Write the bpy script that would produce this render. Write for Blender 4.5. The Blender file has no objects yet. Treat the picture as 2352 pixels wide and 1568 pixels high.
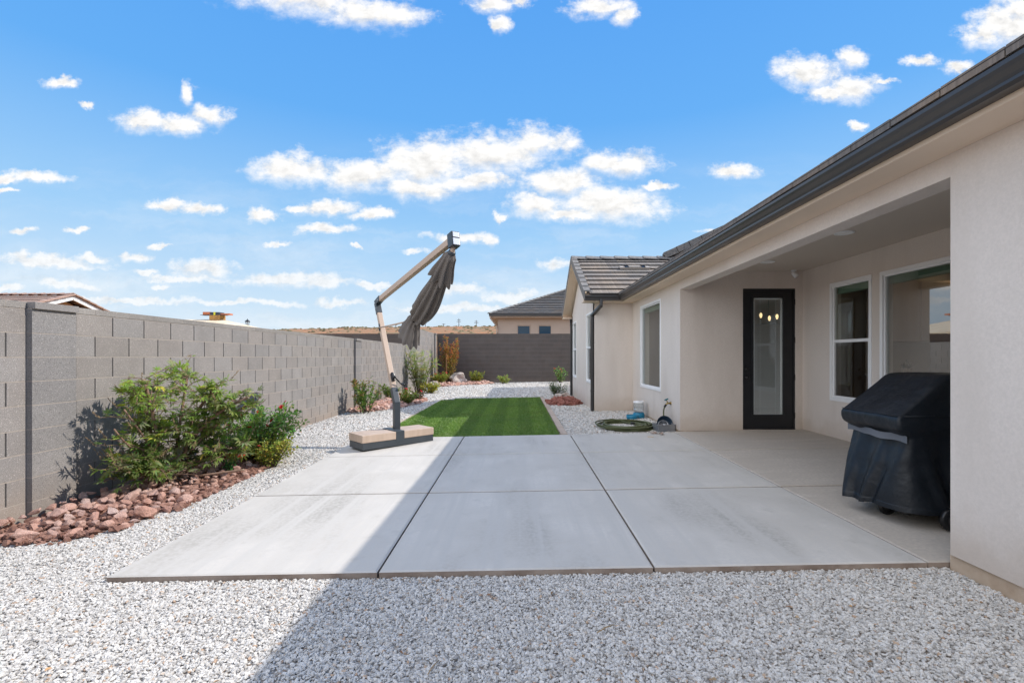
import bpy, bmesh, math, random
import numpy as np
from mathutils import Vector, Matrix, Euler, noise as mnoise
R = random.Random(7)
PI = math.pi
sc = bpy.context.scene
COL = sc.collection

# ------------------------------------------------------------------ helpers
class MB:
    """collects polygons; every face may carry a material slot and a tint"""
    def __init__(s): s.v, s.f, s.m, s.c, s.sm = [], [], [], [], []
    def face(s, pts, m=0, c=(1, 1, 1), sm=False):
        i = len(s.v); s.v += [tuple(p) for p in pts]
        s.f.append(tuple(range(i, i + len(pts)))); s.m.append(m); s.c.append(c); s.sm.append(sm)
    def raw(s, vs, fs, m=0, c=(1, 1, 1), sm=False):
        i = len(s.v); s.v += [tuple(p) for p in vs]
        for f in fs:
            s.f.append(tuple(i + k for k in f)); s.m.append(m); s.c.append(c); s.sm.append(sm)
    def box(s, x0, x1, y0, y1, z0, z1, m=0, c=(1, 1, 1), mat=None, top=True, bot=True):
        vs = [Vector((x, y, z)) for z in (z0, z1) for y in (y0, y1) for x in (x0, x1)]
        if mat is not None: vs = [mat @ v for v in vs]
        fs = [(0, 1, 5, 4), (1, 3, 7, 5), (3, 2, 6, 7), (2, 0, 4, 6)]
        if top: fs.append((4, 5, 7, 6))
        if bot: fs.append((0, 2, 3, 1))
        s.raw(vs, fs, m, c)
    def cbox(s, x0, x1, y0, y1, z0, z1, b=.01, m=0, c=(1, 1, 1), mat=None):
        """box with chamfered edges"""
        bm = bmesh.new(); bmesh.ops.create_cube(bm, size=1)
        for v in bm.verts:
            v.co = Vector((x0 + (v.co.x + .5) * (x1 - x0), y0 + (v.co.y + .5) * (y1 - y0), z0 + (v.co.z + .5) * (z1 - z0)))
        bmesh.ops.bevel(bm, geom=bm.edges[:], offset=b, segments=2, affect='EDGES', profile=.6)
        s.bm(bm, m, c, mat)
    def bm(s, bm, m=0, c=(1, 1, 1), mat=None, sm=False):
        bm.verts.index_update()
        vs = [(mat @ v.co if mat is not None else v.co.copy()) for v in bm.verts]
        s.raw(vs, [[v.index for v in f.verts] for f in bm.faces], m, c, sm); bm.free()
    def prism(s, prof, a0, a1, axis='y', m=0, c=(1, 1, 1), caps=True):
        """2-D profile pushed along an axis; profile is (x,z) for y, (y,z) for x, (x,y) for z"""
        def P(p, a):
            return {'y': (p[0], a, p[1]), 'x': (a, p[0], p[1]), 'z': (p[0], p[1], a)}[axis]
        n = len(prof); A = [P(p, a0) for p in prof]; B = [P(p, a1) for p in prof]
        fs = [(i, (i + 1) % n, n + (i + 1) % n, n + i) for i in range(n)]
        if caps: fs += [tuple(range(n))[::-1], tuple(range(n, 2 * n))]
        s.raw(A + B, fs, m, c)
    def tube(s, path, rad, n=8, m=0, c=(1, 1, 1), sm=True, caps=True):
        path = [Vector(p) for p in path]
        if not hasattr(rad, '__len__'): rad = [rad] * len(path)
        up = Vector((0, 0, 1)); vs = []; prev = None
        for i, p in enumerate(path):
            t = (path[min(i + 1, len(path) - 1)] - path[max(i - 1, 0)])
            if t.length < 1e-9: t = Vector((0, 0, 1))
            t.normalize()
            if prev is None:
                a = t.cross(up if abs(t.z) < .95 else Vector((1, 0, 0))).normalized()
            else:
                a = (prev - t * prev.dot(t)).normalized()
            prev = a; b = t.cross(a)
            for k in range(n):
                th = 2 * PI * k / n
                vs.append(p + (a * math.cos(th) + b * math.sin(th)) * rad[i])
        fs = []
        for i in range(len(path) - 1):
            for k in range(n):
                fs.append((i * n + k, i * n + (k + 1) % n, (i + 1) * n + (k + 1) % n, (i + 1) * n + k))
        if caps:
            fs += [tuple(range(n))[::-1], tuple(range((len(path) - 1) * n, len(path) * n))]
        s.raw(vs, fs, m, c, sm)
    def lathe(s, prof, cx, cy, n=24, m=0, c=(1, 1, 1), mat=None, sm=True):
        vs = []
        for r, z in prof:
            for k in range(n):
                th = 2 * PI * k / n
                v = Vector((cx + r * math.cos(th), cy + r * math.sin(th), z))
                vs.append(mat @ v if mat is not None else v)
        fs = [(i * n + k, i * n + (k + 1) % n, (i + 1) * n + (k + 1) % n, (i + 1) * n + k)
              for i in range(len(prof) - 1) for k in range(n)]
        s.raw(vs, fs, m, c, sm)
    def beam(s, p0, p1, w, h, side, m=0, c=(1, 1, 1), b=.006):
        """rectangular bar from p0 to p1; 'side' is the direction of its width"""
        p0, p1 = Vector(p0), Vector(p1); t = (p1 - p0); L = t.length; t.normalize()
        sd = Vector(side); sd = (sd - t * sd.dot(t)).normalized(); up = t.cross(sd)
        M = Matrix((( t.x, sd.x, up.x, p0.x), (t.y, sd.y, up.y, p0.y), (t.z, sd.z, up.z, p0.z), (0, 0, 0, 1)))
        s.cbox(0, L, -w / 2, w / 2, -h / 2, h / 2, b, m, c, M)

def base_loc(p):
    o = Vector((0, 0, 0))
    while p is not None: o = o + p.location; p = p.parent
    return o

def obj(name, mb, mats, parent=None, origin=None):
    """links one mesh object; vertices are given in world space"""
    o0 = Vector(origin) if origin is not None else Vector((0, 0, 0))
    off = base_loc(parent) + o0
    me = bpy.data.meshes.new(name)
    vs = np.array(mb.v, dtype=np.float64).reshape(-1, 3) - np.array(off)
    me.from_pydata(vs.tolist(), [], mb.f)
    if not isinstance(mats, (list, tuple)): mats = [mats]
    for m in mats: me.materials.append(m)
    if any(mb.m): me.polygons.foreach_set('material_index', mb.m)
    if any(mb.sm): me.polygons.foreach_set('use_smooth', mb.sm)
    if any(c != (1, 1, 1) for c in mb.c):
        at = me.color_attributes.new('tint', 'FLOAT_COLOR', 'CORNER')
        buf = []
        for f, c in zip(mb.f, mb.c): buf += [c[0], c[1], c[2], 1.0] * len(f)
        at.data.foreach_set('color', buf)
    me.update()
    o = bpy.data.objects.new(name, me); COL.objects.link(o)
    o.location = o0
    if parent is not None: o.parent = parent
    return o

def thing(name, label, cat, loc=(0, 0, 0), group=None):
    o = bpy.data.objects.new(name, None); COL.objects.link(o)
    o.location = loc; o.empty_display_size = .1
    o['label'] = label; o['category'] = cat
    if group: o['group'] = group
    return o
def tag(o, label, cat, group=None):
    o['label'] = label; o['category'] = cat
    if group: o['group'] = group
    return o
def kind(o, k, label=None):
    o['kind'] = k
    if label: o['label'] = label
    return o

# ------------------------------------------------------------------ materials
def new_mat(name):
    m = bpy.data.materials.new(name); m.use_nodes = True
    nt = m.node_tree; nt.nodes.clear()
    out = nt.nodes.new('ShaderNodeOutputMaterial')
    return m, nt, out
def N(nt, t, **kw):
    n = nt.nodes.new(t)
    for k, v in kw.items():
        if k.startswith('i_'): n.inputs[k[2:]].default_value = v
        else: setattr(n, k, v)
    return n
def mixc(nt, fac, a, b, mode='MIX'):
    n = nt.nodes.new('ShaderNodeMix'); n.data_type = 'RGBA'; n.blend_type = mode
    for s, v in ((0, fac), (6, a), (7, b)):
        if hasattr(v, 'links') or isinstance(v, bpy.types.NodeSocket): nt.links.new(v, n.inputs[s])
        elif s == 0: n.inputs[0].default_value = v
        else: n.inputs[s].default_value = (v[0], v[1], v[2], 1)
    return n.outputs[2]
def math_(nt, op, a, b=None, c=None, clamp=False):
    n = nt.nodes.new('ShaderNodeMath'); n.operation = op; n.use_clamp = clamp
    for i, v in enumerate((a, b, c)):
        if v is None: continue
        if isinstance(v, bpy.types.NodeSocket): nt.links.new(v, n.inputs[i])
        else: n.inputs[i].default_value = v
    return n.outputs[0]
def maprange(nt, v, a, b, c=0., d=1., smooth=False):
    n = nt.nodes.new('ShaderNodeMapRange'); n.clamp = True
    if smooth: n.interpolation_type = 'SMOOTHSTEP'
    nt.links.new(v, n.inputs[0])
    for i, x in enumerate((a, b, c, d)): n.inputs[i + 1].default_value = x
    return n.outputs[0]
def coords(nt, scale=None, kind_='Object'):
    t = nt.nodes.new('ShaderNodeTexCoord')
    if kind_ == 'Position':
        g = nt.nodes.new('ShaderNodeNewGeometry'); o = g.outputs['Position']
    else: o = t.outputs[kind_]
    if scale is None: return o
    m = nt.nodes.new('ShaderNodeMapping'); m.inputs['Scale'].default_value = scale
    nt.links.new(o, m.inputs[0]); return m.outputs[0]
def noise(nt, vec, scale, detail=3., rough=.55, out=0, dist=0.):
    n = N(nt, 'ShaderNodeTexNoise'); n.inputs['Scale'].default_value = scale
    n.inputs['Detail'].default_value = detail; n.inputs['Roughness'].default_value = rough
    n.inputs['Distortion'].default_value = dist
    nt.links.new(vec, n.inputs['Vector']); return n.outputs[out]

def mat(name, col, rough=.8, var=(), bump=(), tint=False, metal=0., spec=.5, pos='Position', rand=None, trans=0., zdirt=None):
    """principled material. var: list of (scale, lo, hi, colour2[, stretch]) noise blends; bump: list of (scale, strength, distance)"""
    m, nt, out = new_mat(name)
    b = N(nt, 'ShaderNodeBsdfPrincipled')
    vec = coords(nt, None, pos)
    c = None; base = (col[0], col[1], col[2])
    rgb = N(nt, 'ShaderNodeRGB'); rgb.outputs[0].default_value = (*base, 1); c = rgb.outputs[0]
    for v in var:
        vv = vec
        if len(v) > 4:
            mp = N(nt, 'ShaderNodeMapping'); mp.inputs['Scale'].default_value = v[4]; nt.links.new(vec, mp.inputs[0]); vv = mp.outputs[0]
        f = maprange(nt, noise(nt, vv, v[0], 4.), v[1], v[2])
        c = mixc(nt, f, c, v[3])
    if zdirt:  # splashed dirt near the ground: (z low, z high, colour, strength)
        sz = N(nt, 'ShaderNodeSeparateXYZ'); nt.links.new(vec, sz.inputs[0])
        zf_ = maprange(nt, math_(nt, 'ADD', sz.outputs[2], math_(nt, 'MULTIPLY', noise(nt, vec, 5., 5.), -.35)), zdirt[0], zdirt[1], zdirt[3], 0., True)
        c = mixc(nt, zf_, c, zdirt[2])
    if rand:   # per-object / per-instance variation between colours
        oi = N(nt, 'ShaderNodeObjectInfo')
        ramp = N(nt, 'ShaderNodeValToRGB'); nt.links.new(oi.outputs['Random'], ramp.inputs[0])
        el = ramp.color_ramp.elements
        while len(el) < len(rand): el.new(.5)
        for e, (p, cc) in zip(el, rand): e.position = p; e.color = (*cc, 1)
        c = mixc(nt, 1., c, ramp.outputs[0], 'MULTIPLY')
    if tint:
        a = N(nt, 'ShaderNodeAttribute'); a.attribute_name = 'tint'
        c = mixc(nt, 1., c, a.outputs['Color'], 'MULTIPLY')
    nt.links.new(c, b.inputs['Base Color'])
    b.inputs['Roughness'].default_value = rough; b.inputs['Metallic'].default_value = metal
    b.inputs['Specular IOR Level'].default_value = spec
    last = None
    for sc_, st, ds in bump:
        bn = N(nt, 'ShaderNodeBump'); bn.inputs['Strength'].default_value = st; bn.inputs['Distance'].default_value = ds
        nt.links.new(noise(nt, vec, sc_, 4.), bn.inputs['Height'])
        if last is not None: nt.links.new(last, bn.inputs['Normal'])
        last = bn.outputs[0]
    if last is not None: nt.links.new(last, b.inputs['Normal'])
    sh = b.outputs[0]
    if trans:
        tr = N(nt, 'ShaderNodeBsdfTranslucent'); nt.links.new(c, tr.inputs[0])
        mx = N(nt, 'ShaderNodeMixShader'); mx.inputs[0].default_value = trans
        nt.links.new(sh, mx.inputs[1]); nt.links.new(tr.outputs[0], mx.inputs[2]); sh = mx.outputs[0]
    nt.links.new(sh, out.inputs[0])
    return m

def glass_mat(name, refl=.35, tint=(.75, .82, .78)):
    m, nt, out = new_mat(name)
    t = N(nt, 'ShaderNodeBsdfTransparent'); t.inputs[0].default_value = (*tint, 1)
    g = N(nt, 'ShaderNodeBsdfGlossy'); g.inputs['Roughness'].default_value = .0; g.inputs[0].default_value = (.93, .97, 1, 1)
    ge = N(nt, 'ShaderNodeNewGeometry'); dt = N(nt, 'ShaderNodeVectorMath', operation='DOT_PRODUCT'); nt.links.new(ge.outputs['Incoming'], dt.inputs[0]); nt.links.new(ge.outputs['Normal'], dt.inputs[1])
    k = math_(nt, 'POWER', math_(nt, 'SUBTRACT', 1., math_(nt, 'ABSOLUTE', dt.outputs['Value'])), 4.)
    f = math_(nt, 'MULTIPLY_ADD', k, .85 * (1 - refl), refl, clamp=True)
    mx = N(nt, 'ShaderNodeMixShader'); nt.links.new(f, mx.inputs[0])
    nt.links.new(t.outputs[0], mx.inputs[1]); nt.links.new(g.outputs[0], mx.inputs[2])
    nt.links.new(mx.outputs[0], out.inputs[0]); return m

def emit_mat(name, col, s):
    m, nt, out = new_mat(name)
    e = N(nt, 'ShaderNodeEmission'); e.inputs[0].default_value = (*col, 1); e.inputs[1].default_value = s
    nt.links.new(e.outputs[0], out.inputs[0]); return m

def tile_mat(name, along, tones, stripe=.6):
    """flat concrete roof tiles: colour per tile, fine grooves down the slope. along = axis index that runs with the eave"""
    m, nt, out = new_mat(name)
    b = N(nt, 'ShaderNodeBsdfPrincipled'); b.inputs['Roughness'].default_value = .85
    p = coords(nt, None, 'Position')
    sep = N(nt, 'ShaderNodeSeparateXYZ'); nt.links.new(p, sep.inputs[0])
    u = sep.outputs[along]; w = sep.outputs[2]
    cu = math_(nt, 'FLOOR', math_(nt, 'DIVIDE', u, .335)); cw = math_(nt, 'FLOOR', math_(nt, 'DIVIDE', w, .151))
    comb = N(nt, 'ShaderNodeCombineXYZ'); nt.links.new(cu, comb.inputs[0]); nt.links.new(cw, comb.inputs[1])
    wn = N(nt, 'ShaderNodeTexWhiteNoise'); wn.noise_dimensions = '3D'; nt.links.new(comb.outputs[0], wn.inputs[0])
    ramp = N(nt, 'ShaderNodeValToRGB'); nt.links.new(wn.outputs[0], ramp.inputs[0])
    el = ramp.color_ramp.elements
    while len(el) < len(tones): el.new(.5)
    for i, (e, cc) in enumerate(zip(el, tones)): e.position = i / (len(tones) - 1); e.color = (*cc, 1)
    sv = N(nt, 'ShaderNodeCombineXYZ'); nt.links.new(math_(nt, 'MULTIPLY', u, 34.), sv.inputs[0]); nt.links.new(math_(nt, 'MULTIPLY', w, 1.2), sv.inputs[1])
    st = noise(nt, sv.outputs[0], 1., 3., .7)
    c = mixc(nt, maprange(nt, st, .38, .64, 0, stripe), ramp.outputs[0], (.045, .042, .042))
    c = mixc(nt, maprange(nt, noise(nt, p, 1.1, 3.), .45, .7, 0, .45), c, (.36, .25, .16))
    nt.links.new(c, b.inputs['Base Color'])
    bn = N(nt, 'ShaderNodeBump'); bn.inputs['Strength'].default_value = .7; bn.inputs['Distance'].default_value = .012
    nt.links.new(st, bn.inputs['Height']); nt.links.new(bn.outputs[0], b.inputs['Normal'])
    nt.links.new(b.outputs[0], out.inputs[0]); return m

# ------------------------------------------------------------------ camera, sun, sky
CAMZ = 1.293
cam_d = bpy.data.cameras.new('camera'); cam = bpy.data.objects.new('camera', cam_d); COL.objects.link(cam)
cam.location = (0, 0, CAMZ); cam.rotation_euler = (PI / 2, 0, 0)
cam_d.sensor_fit = 'HORIZONTAL'; cam_d.sensor_width = 36
cam_d.lens = 1092 / 2352 * 36
cam_d.shift_x = (1176 - 1190) / 2352; cam_d.shift_y = (819 - 784) / 2352
cam_d.clip_end = 6000; cam_d.clip_start = .05
sc.camera = cam
SUN = Vector((3.27, .46, 2.70)).normalized()
sd = bpy.data.lights.new('sun', 'SUN'); sd.energy = 4.7; sd.angle = math.radians(.5); sd.color = (1, .945, .865)
so = bpy.data.objects.new('sun', sd); COL.objects.link(so); so.rotation_euler = (-SUN).to_track_quat('-Z', 'Y').to_euler(); so.location = (30, 4, 25)
sc.view_settings.view_transform = 'Standard'; sc.view_settings.look = 'None'
sc.view_settings.exposure = 0; sc.view_settings.gamma = 1
sc.cycles.max_bounces = 7; sc.cycles.diffuse_bounces = 4; sc.cycles.glossy_bounces = 4
sc.cycles.transparent_max_bounces = 12; sc.cycles.transmission_bounces = 4
sc.cycles.caustics_reflective = False; sc.cycles.caustics_refractive = False
sc.cycles.sample_clamp_indirect = 8
sc.cycles.use_denoising = True

w = bpy.data.worlds.new('World'); sc.world = w; w.use_nodes = True
nt = w.node_tree; nt.nodes.clear()
wo = N(nt, 'ShaderNodeOutputWorld'); bg = N(nt, 'ShaderNodeBackground')
sky = N(nt, 'ShaderNodeTexSky'); sky.sky_type = 'NISHITA'; sky.sun_disc = False
sky.sun_elevation = math.asin(SUN.z); sky.sun_rotation = math.atan2(SUN.x, SUN.y)
sky.altitude = 900; sky.air_density = 1.0; sky.dust_density = .6; sky.ozone_density = 2.
bg.inputs[1].default_value = .12
tc = N(nt, 'ShaderNodeTexCoord'); D = tc.outputs['Generated']
sx = N(nt, 'ShaderNodeSeparateXYZ'); nt.links.new(D, sx.inputs[0])
ymax = math_(nt, 'MAXIMUM', sx.outputs[1], .08)
U = math_(nt, 'DIVIDE', sx.outputs[0], ymax); V = math_(nt, 'DIVIDE', sx.outputs[2], ymax)
uv = N(nt, 'ShaderNodeCombineXYZ'); nt.links.new(U, uv.inputs[0]); nt.links.new(V, uv.inputs[1]); UV = uv.outputs[0]
def vmath(op, a, b=None, c=None):
    n = N(nt, 'ShaderNodeVectorMath', operation=op)
    for i, x in enumerate((a, b, c)):
        if x is None: continue
        if isinstance(x, bpy.types.NodeSocket): nt.links.new(x, n.inputs[i])
        else: n.inputs[i].default_value = x
    return n
# clouds: soft ellipses given by direction (x/y, z/y), broken up by warped noise
warp1 = noise(nt, UV, 6.5, 5., .6, 1); warp2 = noise(nt, UV, 27., 5., .65, 1)
W1 = vmath('MULTIPLY', vmath('SUBTRACT', warp1, (.5, .5, .5)).outputs[0], (.115, .062, 0)).outputs[0]
W2 = vmath('MULTIPLY', vmath('SUBTRACT', warp2, (.5, .5, .5)).outputs[0], (.042, .032, 0)).outputs[0]
UVw = vmath('ADD', vmath('ADD', UV, W1).outputs[0], W2).outputs[0]
CL = [(690,0,150,38),(850,30,120,38),(1135,12,55,24),(1152,60,26,20),(1200,4,30,14),(1370,14,75,22),(1440,36,32,26),
 (2310,60,85,62),(2255,85,45,35),(2345,20,50,40),(1860,170,75,42),(1960,205,70,34),(1960,135,45,26),(1890,215,60,20),(2025,200,26,9),(2108,143,38,14),(2195,160,38,16),(1968,292,20,12),(1690,397,72,20),
 (140,188,40,13),(195,233,25,9),(325,272,72,26),(420,283,80,26),(490,258,48,24),(438,205,24,28),(80,408,78,15),(12,410,26,12),(10,438,18,7),
 (375,466,46,16),(465,480,64,17),(600,492,48,18),(680,387,120,34),(830,400,110,40),(980,375,140,62),(1130,350,150,58),(1240,325,85,34),(960,430,110,26),(1100,420,95,24),
 (1415,370,100,33),(1290,418,110,36),(1230,470,78,32),(1400,465,140,50),(1510,422,34,9),(1300,492,110,16),(760,475,80,20),(855,490,48,14),(690,470,40,9),(760,527,90,14),(645,556,42,8),
 (55,540,34,9),(180,532,28,8),(120,606,125,18),(205,590,45,11),(310,588,50,13),(372,565,32,6),(465,618,75,22),(420,638,120,10),(650,640,130,17),(730,652,70,11),(160,658,85,14),(25,665,34,11),(372,656,26,8),
 (1050,548,80,14),(1122,553,24,15),(945,583,28,7),(1275,608,36,17),(1060,668,65,16),(1175,682,85,14),(850,655,55,9),(300,690,170,9),(560,692,140,8),(770,692,70,9),(1040,708,160,9),(335,625,36,7),(835,572,14,6),(1152,500,15,8),(1640,535,30,8)]
def cloud_field(vec):
    acc = None
    for (cx, cy, rx, ry) in CL:
        uc, vc, a, b_ = (cx - 1190) / 1092, (819 - cy) / 1092, rx / 1092 * 1.08, ry / 1092 * 1.12
        q = vmath('MULTIPLY_ADD', vec, (1 / a, 1 / b_, 0), (-uc / a, -vc / b_, 0)).outputs[0]
        d2 = vmath('LENGTH', q).outputs[1]
        if acc is None: acc = d2
        else:
            n = N(nt, 'ShaderNodeMath', operation='SMOOTH_MIN'); nt.links.new(acc, n.inputs[0]); nt.links.new(d2, n.inputs[1]); n.inputs[2].default_value = .22
            acc = n.outputs[0]
    return acc
acc = cloud_field(UVw)
acc_up = cloud_field(vmath('ADD', UVw, (.004, .012, 0)).outputs[0])
under = maprange(nt, math_(nt, 'SUBTRACT', acc, acc_up), -.06, .30, 0, 1, True)     # 1 on the undersides
fb = noise(nt, vmath('MULTIPLY', UV, (1, 1.5, 1)).outputs[0], 21., 9., .66)
fb2 = noise(nt, vmath('MULTIPLY', vmath('ADD', UV, (.012, .016, 0)).outputs[0], (1, 1.5, 1)).outputs[0], 21., 9., .66)
amp = math_(nt, 'MULTIPLY_ADD', under, -.45, 1.7)
dens = math_(nt, 'ADD', math_(nt, 'SUBTRACT', 1., acc), math_(nt, 'MULTIPLY', math_(nt, 'SUBTRACT', fb, .5), amp))
front = maprange(nt, sx.outputs[1], .1, .2)
alpha = math_(nt, 'MULTIPLY', math_(nt, 'MULTIPLY', maprange(nt, math_(nt, 'MULTIPLY', dens, math_(nt, 'MULTIPLY_ADD', under, -.45, 1.25)), -.20, .80, 0, 1., True), maprange(nt, V, .06, .30, .62, 1.)), front)
relief = math_(nt, 'SUBTRACT', fb, fb2)
core = maprange(nt, dens, .45, 1.15)
shade = math_(nt, 'SUBTRACT', math_(nt, 'MULTIPLY_ADD', relief, .8, 1.03), math_(nt, 'MULTIPLY', core, .07), clamp=False)
shade = math_(nt, 'SUBTRACT', shade, math_(nt, 'MULTIPLY', math_(nt, 'MULTIPLY', under, maprange(nt, dens, .25, .9)), .17))
shade = maprange(nt, shade, .70, 1.05, .70, 1.05)
cl_col = mixc(nt, 1., (1., .99, .975), shade, 'MULTIPLY')

veil = noise(nt, vmath('MULTIPLY', UVw, (2.4, 11., 1)).outputs[0], 1., 7., .6)
veil = math_(nt, 'MULTIPLY', maprange(nt, veil, .42, .75, 0, .5, True), maprange(nt, V, .46, .10))
alpha = math_(nt, 'MAXIMUM', alpha, math_(nt, 'MULTIPLY', veil, front))
# sky colour by height, brightened towards the horizon; unseen bright fill added overhead and behind
zz = sx.outputs[2]
ramp = N(nt, 'ShaderNodeValToRGB'); nt.links.new(maprange(nt, zz, 0, .75), ramp.inputs[0])
el = ramp.color_ramp.elements
stops = [(0, (.76, .87, .97)), (.14, (.62, .80, .97)), (.32, (.36, .65, .98)), (.58, (.14, .45, .96)), (1, (.080, .345, .92))]
while len(el) < len(stops): el.new(.5)
for e, (p, c) in zip(el, stops): e.position = p; e.color = (*c, 1)
K = 1 / .12
grad = mixc(nt, 1., ramp.outputs[0], (K, K, K), 'MULTIPLY')
skyc = mixc(nt, .94, sky.outputs[0], grad)
cloudc = mixc(nt, 1., cl_col, (K * 1.0, K * 1.0, K * 1.0), 'MULTIPLY')
vis = mixc(nt, alpha, skyc, cloudc)
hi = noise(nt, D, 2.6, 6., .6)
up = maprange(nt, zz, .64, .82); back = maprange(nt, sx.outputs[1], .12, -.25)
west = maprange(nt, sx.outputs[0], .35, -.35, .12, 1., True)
fill_mask = math_(nt, 'MULTIPLY', math_(nt, 'MULTIPLY', math_(nt, 'MAXIMUM', up, back), west), maprange(nt, hi, .30, .58, .35, 1.))
FILL_SKY = 2.1  # brightness of the added out-of-view sky that lifts the shadows
full = mixc(nt, fill_mask, vis, (K * FILL_SKY * .98, K * FILL_SKY * .985, K * FILL_SKY * 1.01))
low = maprange(nt, zz, -.02, 0.0)
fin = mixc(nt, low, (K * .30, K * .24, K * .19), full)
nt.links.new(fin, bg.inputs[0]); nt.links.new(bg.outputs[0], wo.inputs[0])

# ------------------------------------------------------------------ materials of the place
M = {}
M['stucco'] = mat('stucco', (.715, .64, .575), .9, var=[(1.3, .3, .75, (.665, .595, .535)), (60, .35, .7, (.755, .675, .61)), (2.2, .48, .78, (.635, .56, .495), (1, 1, .22))], zdirt=(-.1, .30, (.50, .40, .31), .55), bump=[(170, .35, .004), (45, .25, .006), (2.5, .2, .02)])
M['stucco_soffit'] = mat('soffit_stucco', (.80, .655, .52), .9, var=[(1.3, .3, .75, (.75, .61, .475))], bump=[(170, .3, .003)])
M['stem'] = mat('footing_concrete', (.52, .40, .29), .9, var=[(9, .4, .7, (.44, .32, .22))], bump=[(50, .3, .006)])
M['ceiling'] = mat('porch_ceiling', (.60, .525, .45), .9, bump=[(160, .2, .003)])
M['gutter'] = mat('gutter_metal', (.045, .042, .042), .32, spec=.6, var=[(3, .4, .7, (.055, .05, .048))])
M['tile'] = tile_mat('roof_tile', 0, [(.20, .18, .165), (.26, .23, .20), (.30, .25, .20), (.17, .165, .16), (.28, .24, .21)])
M['tile_side'] = tile_mat('roof_tile_side', 1, [(.17, .155, .145), (.21, .18, .16), (.15, .145, .14), (.20, .17, .15)], .5)
M['tile_edge'] = mat('roof_trim_tile', (.19, .18, .17), .85, var=[(2.2, .4, .6, (.26, .235, .21)), (14, .4, .65, (.14, .135, .13))], bump=[(60, .3, .005)])
M['tile_tan'] = tile_mat('tan_roof_tile', 0, [(.42, .27, .20), (.50, .33, .25), (.38, .25, .20), (.46, .31, .24)], .25)
M['tile_tan_edge'] = mat('tan_trim_tile', (.44, .29, .22), .85, var=[(3, .4, .6, (.36, .24, .19))])
M['tile_grey'] = tile_mat('grey_roof_tile', 0, [(.19, .19, .19), (.25, .245, .24), (.16, .165, .17), (.22, .21, .205)], .35)
M['vinyl'] = mat('white_vinyl', (.86, .86, .86), .4)
M['glass'] = glass_mat('window_glass', .10)
M['glass_big'] = glass_mat('picture_window_glass', .26)
M['glass_dark'] = glass_mat('screened_glass', .10, (.42, .42, .42))
M['far_glass'] = mat('far_window_glass', (.015, .055, .10), .12, spec=.4)
M['door'] = mat('black_door_paint', (.010, .011, .014), .38, var=[(6, .4, .7, (.014, .015, .018))])
M['black'] = mat('black_hardware', (.008, .008, .009), .35)
M['blind'] = mat('white_blind', (.85, .86, .86), .55)
M['wallint'] = mat('interior_paint', (.40, .34, .28), .9)
M['floorint'] = mat('interior_floor', (.20, .15, .11), .5)
M['cabinet'] = mat('cabinet_wood', (.30, .21, .16), .5, var=[(4, .4, .7, (.24, .16, .12), (1, 1, .1))])
M['counter'] = mat('counter_stone', (.5, .48, .46), .3)
M['lit'] = emit_mat('lit_lamp', (1, .80, .52), 22.)
M['bulb'] = emit_mat('lit_bulb', (1, .72, .36), 2.6)
M['lens'] = mat('lamp_lens', (.92, .90, .86), .4)
M['whiteplastic'] = mat('white_plastic', (.9, .9, .9), .4)

def block_mat(name, col, spk):
    m = mat(name, col, .95, var=[(3.0, .35, .7, tuple(x * .84 for x in col)), (170, .54, .62, tuple(x * .5 for x in col)), (140, .59, .68, tuple(min(.7, x * spk) for x in col))],
            bump=[(150, .55, .006), (20, .2, .006)], tint=True, zdirt=(-.5, .25, (.34, .25, .18), .6))
    return m
M['block'] = block_mat('grey_block', (.285, .258, .238), 1.7)
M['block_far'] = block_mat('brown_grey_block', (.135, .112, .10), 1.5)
M['mortar'] = mat('mortar', (.37, .32, .275), .95, var=[(25, .4, .7, (.30, .26, .225))], bump=[(120, .4, .004)])
M['mortar_core'] = mat('joint_mortar', (.13, .12, .11), .95)

# ------------------------------------------------------------------ lie of the land
def gz(x, y):
    b = .0101 * (min(max(y, 2.9), 7.6) - 2.9)
    if y > 7.6: b += (y - 7.6) / 16.4 * (-.03)
    z = .018 * min(max(x, -4.6), 3.0) - .045 + b
    return z
def pz(x, y): return .018 * x + .0101 * (y - 2.9)      # top of the patio slab

# ground out to the horizon
M['desert'] = mat('desert_soil', (.42, .20, .11), .95, var=[(.05, .4, .65, (.36, .24, .14)), (.6, .45, .6, (.30, .24, .13))], bump=[(2, .4, .1)])
g = MB()
for (x0, x1, y0, y1) in ((-3000, 3000, 60, 4000), (-3000, -60, -1500, 60), (60, 3000, -1500, 60), (-60, 60, -1500, -12), (-60, 60, -12, 60)):
    g.face([(x0, y0, -.42), (x1, y0, -.42), (x1, y1, -.42), (x0, y1, -.42)])
kind(obj('ground', g, M['desert']), 'structure')

# desert hill on the skyline
h = MB(); nx, ny = 150, 44
xs = np.linspace(-620, 520, nx); ys = np.linspace(150, 640, ny)
def hill_z(x, y):
    crest = 26.2 + .015 * (x + 170) + 1.1 * mnoise.noise((x * .013, 3.1, 0)) + .5 * mnoise.noise((x * .05, 7.7, 0))
    if x < -180: crest -= (-(x + 180)) * .03
    t = min(max((y - 150) / 270, 0), 1); t = t * t * (3 - 2 * t)
    z = -1 + crest * t + (1.3 * mnoise.noise((x * .03, y * .03, 0)) + .5 * mnoise.noise((x * .11, y * .11, 4))) * t * (1 if y < 400 else .25)
    if y > 430: z -= (y - 430) * .02
    return z
for y in ys:
    for x in xs: h.v.append((x, y, hill_z(x, y)))
for j in range(ny - 1):
    for i in range(nx - 1):
        a = j * nx + i; h.f.append((a, a + 1, a + nx + 1, a + nx)); h.m.append(0); h.c.append((1, 1, 1)); h.sm.append(True)
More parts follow.
